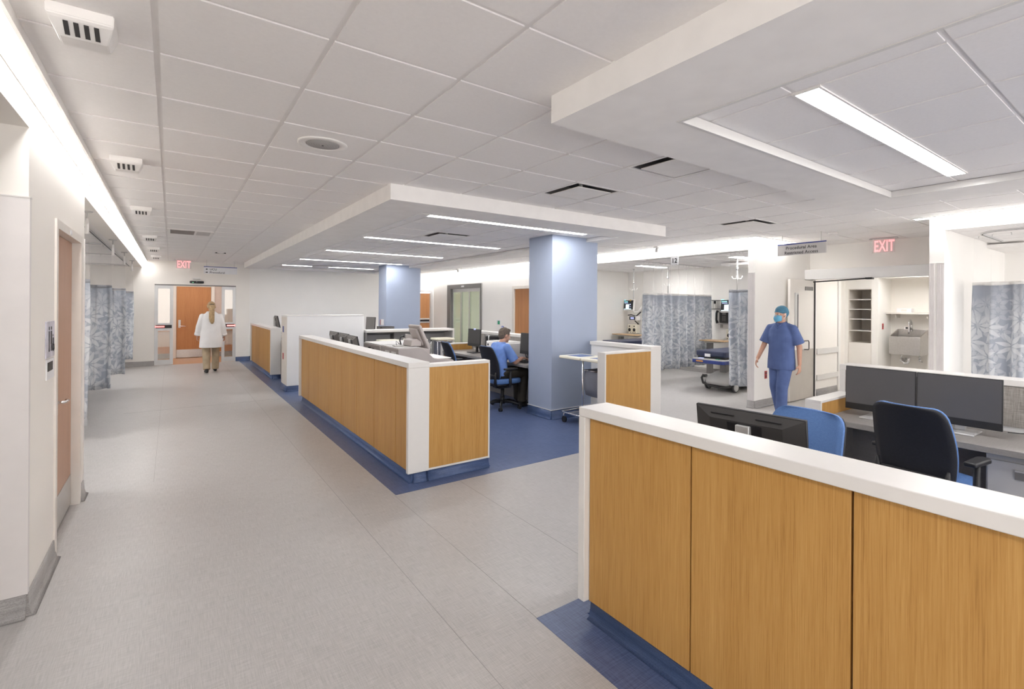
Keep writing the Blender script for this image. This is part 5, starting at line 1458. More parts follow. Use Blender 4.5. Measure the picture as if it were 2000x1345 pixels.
# bay twelve: divider curtain across the bay and a bunched curtain at the pier
ZB = 2.69
track('curtain track crossing the twelfth bay', [(8.0, 7.50), (10.85, 7.50)], ZB)
curtain('wide pale blue leaf curtain drawn across the twelfth bay', [(8.33, 7.50), (10.80, 7.50)], 0.235, 1.965, ZB, amp=0.07, wl=0.33, seed=21, hooks=20)
track('curtain track along the front of the twelfth bay', [(8.1, 4.75), (8.1, 7.2)], ZB)
curtain('narrow bunched leaf curtain hanging beside the ribbed pier of the twelfth bay', [(8.03, 5.17), (8.05, 4.70)], 0.29, 1.975, ZB, amp=0.05, wl=0.17, hem='hemd', seed=33, uo=5.2, gather=0.8, hooks=6)
# right bay
ZR = 2.68
track('curved curtain track of the right bay', [(8.25, -3)] + [(8.25, 1.45)] + arc(8.55, 1.45, 0.30, 180, 90) + [(9.6, 1.75)], ZR)
curtain('blue-grey leaf curtain in the right bay at the photo edge', [(8.62, 1.86), (8.50, 1.66), (8.42, 1.3), (8.40, 0.4), (8.40, -0.6)], 0.30, 2.02, ZR, amp=0.05, wl=0.24, seed=41, uo=9.1, hooks=14)

# ---------------------------------------------------------------- stretchers
def stretcher(label, loc, rz=0.0):
    """local: foot end towards -x, head towards +x, origin on the floor under the foot board"""
    t = thing('stretcher', label, 'hospital bed', loc, rz, 'hospital stretchers')
    m = MB(); m.prism([(0.02, -0.33), (0.05, -0.36), (1.90, -0.36), (1.93, -0.33), (1.93, 0.33), (1.90, 0.36), (0.05, 0.36), (0.02, 0.33)], 'z', 0.705, 0.815, bev=0.025); ma = m.build('mattress', M['navy'], t, world=False)
    MB().box(0.012, 0.022, -0.02, 0.12, 0.70, 0.76, bev=0.002).build('care_label', M['signwhite'], ma, world=False)
    m = MB(); m.box(0.06, 1.9, -0.33, 0.33, 0.655, 0.705, bev=0.006); m.build('deck', M['black'], t, world=False)
    m = MB(); m.prism([(-0.06, -0.36), (-0.02, -0.39), (0.35, -0.39), (0.35, 0.39), (-0.02, 0.39), (-0.06, 0.36)], 'z', 0.635, 0.665, bev=0.01); m.build('foot_tray', M['bedgrey'], t, world=False)
    m = MB(); m.prism([(-0.07, -0.37), (-0.03, -0.40), (0.22, -0.40), (0.22, -0.37), (0.02, -0.33), (0.02, 0.33), (0.22, 0.37), (0.22, 0.40), (-0.03, 0.40), (-0.07, 0.37)], 'z', 0.575, 0.640, bev=0.008); m.build('foot_board', M['royal'], t, world=False)
    MB().box(-0.076, -0.066, 0.10, 0.27, 0.60, 0.625, bev=0.003).build('strap', M['orange'], t, world=False)
    MB().box(-0.04, 0.02, 0.14, 0.24, 0.665, 0.675).build('handle_blue', M['scrblue'], t, world=False)
    MB().box(-0.03, 0.02, -0.26, -0.18, 0.665, 0.675).build('handle_green', M['green'], t, world=False)
    MB().box(0.10, 0.2, -0.40, -0.36, 0.60, 0.64, bev=0.01).build('side_latch', M['yellow'], t, world=False)
    m = MB()
    for s in (-1, 1): m.tube([(0.35, s * 0.38, 0.62), (0.40, s * 0.40, 0.56), (1.5, s * 0.40, 0.56), (1.55, s * 0.38, 0.62)], 0.013, n=8)
    m.box(0.05, 1.9, -0.30, 0.30, 0.60, 0.655); m.build('side_rail', M['bedgrey'], t, world=False)
    m = MB(); m.box(0.50, 0.62, -0.06, 0.10, 0.30, 0.60, bev=0.01); m.build('lift_column', M['mid'], t, world=False)
    MB().box(1.35, 1.47, -0.06, 0.10, 0.30, 0.60, bev=0.01).build('lift_column', M['mid'], t, world=False)
    m = MB()
    pr = [(0.24, 0.13), (0.25, 0.22), (0.34, 0.315), (0.58, 0.375), (1.40, 0.375), (1.70, 0.28), (1.76, 0.13)]
    n = len(pr); A = []
    for y, kx in ((-0.31, 0.93), (-0.22, 1.0), (0.22, 1.0), (0.31, 0.93)):
        A.append([m.bm.verts.new((1.02 + (p[0] - 1.02) * kx, y, 0.14 + (p[1] - 0.14) * (0.75 if kx < 1 else 1.0))) for p in pr])
    for a, b in zip(A, A[1:]):
        for k in range(n):
            f = m.bm.faces.new((a[k], a[(k + 1) % n], b[(k + 1) % n], b[k])); f.smooth = True
    m.bm.faces.new(A[0]); m.bm.faces.new(list(reversed(A[-1])))
    bmesh.ops.recalc_face_normals(m.bm, faces=m.bm.faces)
    m.build('base_cover', M['bedgrey'], t, world=False)
    m = MB(); m.tube([(0.26, 0.34, 0.30), (0.22, 0.35, 0.24), (0.24, 0.33, 0.14), (0.30, 0.20, 0.09), (0.33, 0.0, 0.075), (0.30, -0.20, 0.09), (0.25, -0.33, 0.13), (0.30, -0.36, 0.2)], [0.02, 0.024, 0.026, 0.026, 0.026, 0.026, 0.024, 0.016], n=8); m.build('brake_pedal', M['dark'], t, world=False)
    m = MB(); m.box(0.36, 1.7, -0.27, 0.27, 0.09, 0.145, bev=0.01); m.build('chassis', M['dark'], t, world=False)
    for x in (0.42, 1.62):
        for s in (-1, 1):
            c = MB(); y = s * 0.33
            c.cyl((x, y - 0.028, 0.10), (x, y + 0.028, 0.10), 0.10, n=26, mat=M['dark']); c.lathe([(0.085, 0.033), (0.06, 0.038), (0.01, 0.04)], (x, y, 0.10), mat=M['lgrey'], n=22, axis='y'); c.lathe([(0.01, -0.04), (0.06, -0.038), (0.085, -0.033)], (x, y, 0.10), mat=M['lgrey'], n=22, axis='y')
            c.prism([(x - 0.03, 0.16), (x - 0.10, 0.19), (x - 0.02, 0.235), (x + 0.08, 0.20), (x + 0.09, 0.15)], 'y', y - 0.035, y + 0.035, M['bedgrey'], bev=0.01)
            c.build('caster', None, t, world=False)
    return t
st = stretcher('navy mattress stretcher with blue foot board in the right half of the twelfth bay', (8.42, 5.85, 0))
st.scale = (1, 0.92, 1)
dup(st, (8.75, 8.95, 0), 0.0, 'second navy mattress stretcher, behind the curtain of the twelfth bay')

# ---------------------------------------------------------------- headwall equipment of each half bay
def rail_table(label, x, y0, y1, z):
    t = thing('overbed_table', label, 'table', (x, (y0 + y1) / 2, 0), group='maple topped overbed tables')
    m = MB(); m.box(x - 0.22, x + 0.20, y0, y1, z - 0.022, z, bev=0.008); m.build('table_top', M['tableoak'], t)
    m = MB(); m.prism([(y0 + 0.10, z - 0.022), (y1 - 0.06, z - 0.022), (y1 - 0.10, z - 0.07), (y0 + 0.16, z - 0.055)], 'x', x - 0.12, x + 0.12); m.build('apron', M['bedgrey'], t)
    m = MB(); m.box(x - 0.06, x + 0.06, y1 - 0.22, y1 - 0.10, 0.05, z - 0.05, bev=0.01); m.build('column', M['mid'], t)
    m = MB(); m.box(x - 0.2, x + 0.2, y1 - 0.24, y1 - 0.08, 0.03, 0.08, bev=0.01); m.box(x - 0.2, x - 0.14, y0, y1 - 0.08, 0.03, 0.07, bev=0.008); m.box(x + 0.14, x + 0.2, y0, y1 - 0.08, 0.03, 0.07, bev=0.008); m.build('base', M['bedgrey'], t)
    for a in (x - 0.17, x + 0.17):
        for b in (y0 + 0.04, y1 - 0.12): MB().cyl((a - 0.012, b, 0.025), (a + 0.012, b, 0.025), 0.025, n=12).build('caster', M['black'], t)
    return t
XW = 10.9
def headwall(dy, half, ty):
    L = lambda s: s + ', ' + half
    # monitor on an arm
    yc = 10.10 + dy
    t = thing('patient_monitor', L('lit patient monitor on a white arm'), 'monitor', (XW, yc - 0.3, 1.7), group='patient monitors')
    R = Matrix.Rotation(radians(6), 3, 'Y') @ Matrix.Rotation(radians(-12), 3, 'Z'); pv = Vector((10.62, yc, 1.715))
    def put(m, nm, mat, par=t):
        for v in m.bm.verts: v.co = pv + R @ v.co
        return m.build(nm, mat, par)
    m = MB(); m.box(-0.03, 0.03, -0.25, 0.25, -0.165, 0.15, bev=0.012); put(m, 'housing', M['white'])
    m = MB(); m.box(-0.034, -0.028, -0.235, 0.235, -0.135, 0.135); s = put(m, 'screen', M['black'])
    m = MB(); m.box(-0.036, -0.033, -0.04, 0.12, -0.10, 0.02, M['scrpale']); m.box(-0.036, -0.033, 0.04, 0.215, 0.085, 0.105, M['cyan']); m.box(-0.036, -0.033, -0.15, 0.215, -0.125, -0.108, M['scrpale']); m.box(-0.036, -0.033, -0.12, -0.06, 0.0, 0.03, M['scrblue']); m.box(-0.036, -0.033, 0.02, 0.2, 0.05, 0.065, M['scrblue']); m.box(-0.036, -0.033, -0.14, -0.08, -0.06, -0.045, M['scrblue'])
    put(m, 'display_traces', None, s)
    m = MB(); m.box(-0.037, -0.028, -0.12, -0.05, 0.115, 0.15, M['yellow']); put(m, 'alarm_light', None)
    m = MB(); m.box(-0.037, -0.028, 0.15, 0.235, 0.135, 0.152, M['cyan']); put(m, 'corner_tab', None)
    m = MB(); m.tube([(10.66, yc, 1.70), (10.72, yc - 0.10, 1.50), (10.80, yc - 0.2, 1.52), (10.84, yc - 0.45, 1.80)], [0.035, 0.035, 0.035, 0.04], n=8); m.box(10.82, 10.885, yc - 0.50, yc - 0.38, 1.40, 1.9, bev=0.01); m.build('arm', M['white'], t)
    # vital-sign module
    t = thing('vital_sign_module', L('small module with blue display under the patient monitor'), 'medical device', (10.70, yc - 0.12, 1.35), group='vital sign modules')
    MB().box(10.66, 10.80, yc - 0.26, yc + 0.04, 1.27, 1.40, bev=0.012).build('body', M['white'], t)
    MB().box(10.655, 10.662, yc - 0.20, yc + 0.03, 1.29, 1.39).build('screen', M['black'], t)
    MB().box(10.652, 10.656, yc - 0.15, yc - 0.02, 1.31, 1.365).build('display', M['scrblue'], t)
    m = MB(); m.tube([(10.68, yc + 0.10, 1.42), (10.66, yc - 0.05, 1.43), (10.70, yc - 0.2, 1.40), (10.74, yc - 0.34, 1.52)], 0.018, n=6); m.tube([(10.72, yc - 0.12, 1.27), (10.84, yc - 0.14, 1.17), (10.86, yc - 0.10, 1.06)], 0.015, n=6); m.tube([(10.74, yc - 0.09, 1.27), (10.84, yc - 0.16, 1.17), (10.86, yc - 0.17, 1.08)], 0.012, n=6); m.build('cables', M['black'], t)
    m = MB(); m.box(10.80, 10.895, yc - 0.2, yc - 0.02, 1.28, 1.38); m.build('bracket', M['lgrey'], t)
    # glove/sound boxes with black dials standing on the table top
    for k, oy in ((0, 0.16), (1, -0.02)):
        t = thing('suction_regulator', L('cream box with round black dial, %s of the pair' % ('left' if k == 0 else 'right')), 'medical device', (10.72, yc + oy - 0.14, 0.92), group='cream dial boxes')
        y1 = yc + oy - 0.06; y0 = y1 - 0.155
        zt = 0.90
        MB().box(10.66, 10.82, y0, y1, zt, zt + 0.25, bev=0.006).build('case', M['ivory'], t)
        m = MB(); m.lathe([(0.05, 0), (0.05, -0.006), (0.03, -0.012)], (10.66, (y0 + y1) / 2, zt + 0.10), n=18, axis='x'); m.lathe([(0.022, 0), (0.02, -0.008)], (10.66, (y0 + y1) / 2, zt + 0.20), n=14, axis='x'); m.box(10.655, 10.662, y0 + 0.02, y0 + 0.05, zt + 0.02, zt + 0.035); m.box(10.655, 10.662, y1 - 0.05, y1 - 0.02, zt + 0.02, zt + 0.035); m.build('dials', M['black'], t)
    # red outlets
    for k in (0, 1):
        y0 = yc - 0.60 - 0.20 * k
        plate('power_outlet', L('red power outlet on the headwall, %s' % ('farther left' if k == 0 else 'farther right')), 'power outlet', XW - 0.012, XW, y0, y0 + 0.12, 1.33, 1.52, M['white'], [('red_panel', (XW - 0.018, XW - 0.012, y0 + 0.02, y0 + 0.10, 1.35, 1.50), M['red'])], group='red headwall outlets')
    # gas outlets
    t = thing('gas_outlet', L('small yellow and green gas fittings low on the headwall'), 'gas outlet', (XW, yc - 0.5, 1.0), group='headwall gas fittings')
    MB().box(XW - 0.02, XW, yc - 0.8, yc - 0.32, 0.98, 1.14, bev=0.003).build('panel', M['lgrey'], t)
    for k, mm in enumerate(('yellow', 'green', 'black', 'yellow')):
        c = (XW - 0.02, yc - 0.38 - 0.11 * k, 1.02); m = MB(); m.cyl(c, (c[0] - 0.06, c[1], c[2]), 0.028, 0.02, n=12); m.build('fitting', M[mm], t)
    rail_table(L('maple topped overbed table'), 10.40, ty[0], ty[1], 0.885)
# left half has its wall at y=10.4 -> shift so the table clears it
headwall(-0.02, 'left of the wide bay curtain', (9.42, 10.34))
headwall(-3.27, 'by the bunched bay curtain', (6.68, 7.36))
# wall phone and basket (right half)
t = thing('wall_phone', 'black wall telephone on the headwall right of the wide curtain', 'telephone', (XW, 7.13, 1.40))
m = MB(); m.box(10.80, 10.86, 6.95, 7.22, 1.29, 1.56, bev=0.012); m.build('body', M['dark'], t)
MB().box(10.86, XW, 7.0, 7.2, 1.33, 1.5).build('mount', M['dark'], t)
m = MB(); m.tube([(10.80, 7.26, 1.58), (10.765, 7.27, 1.53), (10.765, 7.275, 1.36), (10.80, 7.27, 1.29)], [0.035, 0.026, 0.026, 0.038], n=10); m.build('handset', M['black'], t)
MB().box(10.794, 10.80, 7.03, 7.13, 1.49, 1.55).build('display', M['mid'], t)
m = MB()
for i in range(3):
    for j in range(4): m.box(10.794, 10.80, 7.04 + i * 0.035, 7.062 + i * 0.035, 1.34 + j * 0.033, 1.36 + j * 0.033)
m.build('keypad', M['mid'], t)
t = thing('wire_basket', 'black wire glove basket on the headwall right of the wide curtain', 'basket', (XW, 7.37, 1.70))
m = MB()
for z in (1.63, 1.845):
    m.tube([(10.8, 7.22, z), (10.8, 7.48, z), (10.89, 7.48, z), (10.89, 7.22, z)], 0.007, n=6, closed=True)
for k in range(9): m.tube([(10.8, 7.22 + 0.26 * k / 8, 1.63), (10.8, 7.22 + 0.26 * k / 8, 1.845)], 0.004, n=5)
for k in range(4): m.tube([(10.8 + 0.03 * k, 7.22, 1.63), (10.8 + 0.03 * k, 7.48, 1.63)], 0.004, n=5)
m.build('wire_frame', M['black'], t)
MB().box(10.795, 10.80, 7.32, 7.37, 1.76, 1.83).build('clip', M['black'], t)
t = thing('wall_shelf', 'narrow steel shelf under the wall telephone', 'shelf', (XW, 7.0, 1.26))
MB().box(10.78, XW, 6.78, 7.25, 1.25, 1.265).build('shelf_plate', M['steel'], t)
for y in (6.85, 7.18): MB().box(10.80, XW, y, y + 0.012, 1.17, 1.25).build('bracket', M['steel'], t)

# IV hooks hanging from the bay ceiling
def iv_pole(x, y, zb, label):
    t = thing('ceiling_hook_rod', label, 'ceiling rod', (x, y, 2.69), group='white ceiling hook rods of the twelfth bay')
    MB().cyl((x, y, 2.686), (x, y, zb), 0.011, n=8).build('rod', M['lgrey'], t)
    MB().lathe([(0.035, 0), (0.03, -0.02), (0.012, -0.03)], (x, y, 2.69), n=12).build('ceiling_cup', M['chrome'], t)
    MB().lathe([(0.02, 0.06), (0.026, 0.03), (0.02, 0)], (x, y, zb + 0.42), n=12).build('collar', M['chrome'], t)
    m = MB()
    for k in range(4):
        a = pi / 2 * k + 0.4; c = Vector((x, y, zb + 0.26))
        m.tube([c, c + Vector((0.07 * cos(a), 0.07 * sin(a), -0.015)), c + Vector((0.10 * cos(a), 0.10 * sin(a), 0.02)), c + Vector((0.10 * cos(a), 0.10 * sin(a), 0.045))], 0.006, n=6)
    m.build('hooks', M['white'], t)
iv_pole(9.9, 9.25, 1.87, 'white ceiling rod with hooks above the lit monitor left of the wide curtain')
iv_pole(9.9, 8.08, 1.95, 'white ceiling rod with hooks behind the wide curtain')
iv_pole(9.3, 5.80, 2.02, 'white ceiling rod with hooks above the bunched curtain')

# ---------------------------------------------------------------- scrub room: shelf niche and sink
t = thing('niche_shelves', 'cream wall niche with open shelves beside the scrub sink', 'shelves', (11.9, 4.36, 0))
m = MB(); m.box(12.26, 12.298, 4.142, 4.59, 0.02, 2.083); m.box(11.605, 12.26, 4.142, 4.155, 0.02, 2.083); m.box(11.605, 12.26, 4.577, 4.59, 0.02, 2.083); m.box(11.605, 12.26, 4.155, 4.577, 2.07, 2.083); m.build('carcass', M['frame'], t)
for z in (1.87, 1.66, 1.451, 1.208): MB().box(11.61, 12.26, 4.155, 4.577, z - 0.018, z, bev=0.002).build('shelf', M['solid'], t)
MB().box(11.60, 12.26, 4.155, 4.577, 0.04, 0.945).build('lower_panel', M['wall'], t)

t = thing('scrub_sink', 'deep stainless steel scrub sink on the wall past the double-door opening', 'sink', (12.05, 3.55, 0.9))
x0, x1, y0, y1, z0, z1 = 11.82, 12.295, 3.36, 3.90, 0.735, 1.105
m = MB()
m.box(x0, x0 + 0.02, y0, y1, z0, z1, bev=0.004); pp = [(x0 + 0.02, z0), (x1, z0), (x1, z1 + 0.14), (x0 + 0.02, z1)]; m.prism(pp, 'y', y0, y0 + 0.02, bev=0.003); m.prism(pp, 'y', y1 - 0.02, y1, bev=0.003); m.box(x1 - 0.02, x1, y0 + 0.02, y1 - 0.02, z0, z1 + 0.14, bev=0.003); m.box(x0 + 0.02, x1 - 0.02, y0 + 0.02, y1 - 0.02, z0, z0 + 0.02)
m.build('basin', M['steel'], t)
m = MB(); yc = 3.64; m.tube([(12.27, yc, 1.24)] + [(12.19 + 0.08 * cos(a), yc, 1.36 + 0.08 * sin(a)) for a in [radians(k) for k in range(0, 181, 20)]] + [(12.11, yc, 1.20), (12.11, yc - 0.0, 1.15)], 0.014, n=10); m.box(12.255, 12.285, yc + 0.02, yc + 0.13, 1.235, 1.30, bev=0.004); m.cyl((12.27, yc, 1.2), (12.27, yc, 1.38), 0.02); m.build('tap', M['chrome'], t)
MB().box(12.25, 12.256, yc + 0.05, yc + 0.10, 1.255, 1.285).build('sensor', M['black'], t)
m = MB()
m.tube([(12.05, 3.62, 0.735), (12.05, 3.62, 0.60), (12.05, 3.64, 0.56), (12.05, 3.69, 0.55), (12.05, 3.73, 0.59), (12.10, 3.74, 0.62), (12.29, 3.74, 0.62)], 0.026, n=10)
m.tube([(12.15, 3.78, 0.735), (12.15, 3.78, 0.60), (12.29, 3.76, 0.58)], 0.016, n=8); m.tube([(12.15, 3.46, 0.735), (12.15, 3.46, 0.62), (12.29, 3.46, 0.58)], 0.016, n=8); m.sph((12.15, 3.46, 0.62), 0.03); m.sph((12.15, 3.78, 0.60), 0.03)
m.build('trap_pipes', M['chrome'], t)
t = thing('wall_shelf', 'cream wall shelf above the scrub sink', 'shelf', (12.2, 3.6, 1.58))
MB().box(11.98, 12.30, 3.17, 4.015, 1.56, 1.595, bev=0.003).build('shelf_plate', M['frame'], t)
for y in (3.3, 3.85): MB().box(12.05, 12.30, y, y + 0.02, 1.48, 1.56).build('bracket', M['frame'], t)
t = thing('glove_box', 'white cardboard glove box on the shelf above the scrub sink', 'box', (12.15, 3.71, 1.595))
MB().box(12.05, 12.22, 3.58, 3.84, 1.596, 1.68, bev=0.003).build('carton', M['signwhite'], t)
MB().box(12.047, 12.05, 3.66, 3.76, 1.62, 1.655).build('opening', M['frame'], t)
# equipment seen through the glass sliding door
t = thing('supply_cart', 'grey medical cart with drawers behind the glass sliding door', 'medical cart', (9.3, 14.2, 0))
MB().box(9.0, 9.55, 15.1, 15.75, 0.12, 1.05, bev=0.01).build('cabinet', M['lgrey'], t)
for k in range(4): MB().box(8.99, 9.0, 15.13, 15.72, 0.16 + 0.22 * k, 0.35 + 0.22 * k, bev=0.002).build('drawer', M['white'], t)
MB().box(8.98, 9.57, 15.08, 15.77, 1.05, 1.08, bev=0.006).build('top', M['royal'], t)
for a in (9.08, 9.47):
    for b in (15.18, 15.67): MB().cyl((a - 0.015, b, 0.05), (a + 0.015, b, 0.05), 0.05, n=14).build('caster', M['black'], t)
MB().cyl((9.45, 15.6, 1.08), (9.45, 15.6, 1.85), 0.02).build('pole', M['alu'], t)
m = MB(); m.box(9.36, 9.42, 15.35, 15.80, 1.45, 1.83, bev=0.01); m.cyl((9.4, 15.6, 1.6), (9.45, 15.6, 1.6), 0.03); m.build('screen', M['mid'], t)
t = thing('wall_rail_equipment', 'white equipment arm on the wall behind the glass sliding door', 'medical device', (10.35, 14.6, 1.6))
m = MB(); m.tube([(10.38, 16.2, 2.05), (10.2, 15.5, 1.75), (10.2, 15.2, 1.6)], 0.04, n=8); m.box(10.25, 10.39, 15.0, 15.5, 1.1, 1.5, bev=0.01); m.build('arm', M['white'], t)
for z in (0.9, 1.15): MB().box(10.30, 10.4, 14.6, 16.6, z, z + 0.06, bev=0.004).build('rail', M['alu'], t)

# ---------------------------------------------------------------- people (local: facing +x, +y is the person's left)
def loft(mb, rings, mat=None, n=24, e=2.3):
    """closed tube through (centre, rx, ry) super-ellipses, all level"""
    L = []
    for c, rx, ry in rings:
        r = []
        for k in range(n):
            a = 2 * pi * k / n; ca, sa = cos(a), sin(a)
            r.append(mb.bm.verts.new((c[0] + rx * (abs(ca) ** (2 / e)) * (1 if ca >= 0 else -1), c[1] + ry * (abs(sa) ** (2 / e)) * (1 if sa >= 0 else -1), c[2])))
        L.append(r)
    for A, B_ in zip(L, L[1:]):
        for k in range(n): mb.bm.faces.new((A[k], A[(k + 1) % n], B_[(k + 1) % n], B_[k]))
    mb.bm.faces.new(L[0]); mb.bm.faces.new(list(reversed(L[-1])))
    bmesh.ops.recalc_face_normals(mb.bm, faces=mb.bm.faces)
    return mb

def hand(mb, w, d, side_axis, curl_axis, thumb_sign, curl=0.5, s=1.0):
    """w wrist, d direction of the fingers, side_axis across the palm towards the thumb, curl_axis = palm normal (fingers close towards it)"""
    w = Vector(w); d = Vector(d).normalized(); a = Vector(side_axis); a = (a - d * a.dot(d)).normalized(); c = Vector(curl_axis); c = (c - d * c.dot(d) - a * c.dot(a)).normalized()
    R = Matrix((a, c, d)).transposed()
    mb.sph(w + d * 0.050 * s, (0.040 * s, 0.016 * s, 0.052 * s), n=12, rot=R)
    mb.sph(w + d * 0.07 * s + a * 0.002, (0.038 * s, 0.014 * s, 0.030 * s), n=12, rot=R)
    for k, (off, ln) in enumerate(((0.030, 0.070), (0.010, 0.080), (-0.011, 0.074), (-0.031, 0.058))):
        p = w + d * 0.088 * s + a * off * s
        t = (curl * (0.75 + 0.12 * k))
        d1 = (d * cos(t) + c * sin(t) + a * off * 0.8).normalized(); d2 = (d * cos(2.1 * t) + c * sin(2.1 * t)).normalized(); d3 = (d * cos(2.9 * t) + c * sin(2.9 * t)).normalized()
        q = p + d1 * ln * 0.45 * s; r_ = q + d2 * ln * 0.32 * s; e = r_ + d3 * ln * 0.25 * s
        mb.cap_(p, 0.0095 * s, q, 0.0085 * s, n=8); mb.cap_(q, 0.0085 * s, r_, 0.0078 * s, n=8); mb.cap_(r_, 0.0078 * s, e, 0.007 * s, n=8)
    p = w + d * 0.028 * s + a * 0.030 * s
    q = p + (a * 0.75 + d * 0.65 + c * 0.25).normalized() * 0.038 * s; e = q + (d * 0.9 + a * 0.15 + c * 0.4).normalized() * 0.032 * s
    mb.cap_(p, 0.013 * s, q, 0.0105 * s, n=8); mb.cap_(q, 0.0105 * s, e, 0.008 * s, n=8)

def head_shape(mb, c, R):
    """c: head centre (eye height); R: head orientation"""
    f = lambda x, y, z: Vector(c) + R @ Vector((x, y, z))
    mb.sph(f(-0.015, 0, 0.022), (0.096, 0.075, 0.098), n=18, rot=R)
    mb.sph(f(0.018, 0, -0.045), (0.066, 0.058, 0.070), n=16, rot=R)
    mb.sph(f(0.052, 0, -0.092), (0.028, 0.030, 0.024), n=12, rot=R)
    mb.sph(f(0.071, 0, 0.018), (0.016, 0.048, 0.012), n=12, rot=R)
    mb.cap_(f(0.082, 0, 0.004), 0.009, f(0.098, 0, -0.034), 0.014, n=10); mb.sph(f(0.088, 0.012, -0.038), 0.009, n=8); mb.sph(f(0.088, -0.012, -0.038), 0.009, n=8)
    for s in (-1, 1):
        mb.sph(f(-0.008, s * 0.076, -0.010), (0.020, 0.009, 0.032), n=12, rot=R)
        mb.sph(f(0.055, s * 0.036, -0.035), (0.022, 0.020, 0.024), n=10, rot=R)
    mb.cap_(f(0.079, -0.018, -0.066), 0.007, f(0.079, 0.018, -0.066), 0.007, n=8)
    return f

def face_bits(t, f):
    m = MB()
    for s in (-1, 1): m.sph(f(0.0725, s * 0.031, -0.002), 0.010, n=12)
    m.build('eyes', M['eyew'], t, world=False)
    m = MB()
    for s in (-1, 1): m.sph(f(0.0795, s * 0.031, -0.002), 0.005, n=10)
    m.build('pupils', M['ink'], t, world=False)

def shoe(mb, heel, ang, s=1.0):
    c, n_ = cos(ang), sin(ang)
    def w(x, y, z): return Vector(heel) + Vector((x * c - y * n_, x * n_ + y * c, z))
    mb.cap_(w(0.0, 0, 0.036), 0.036 * s, w(0.09, 0, 0.038), 0.040 * s); mb.cap_(w(0.09, 0, 0.036), 0.040 * s, w(0.185, 0, 0.026), 0.030 * s); mb.cap_(w(0.0, 0, 0.04), 0.036, w(0.01, 0, 0.10), 0.040)
    mb.sph(w(0.15, 0, 0.028), (0.06, 0.044, 0.028), n=12, rot=Matrix.Rotation(ang, 3, 'Z'))

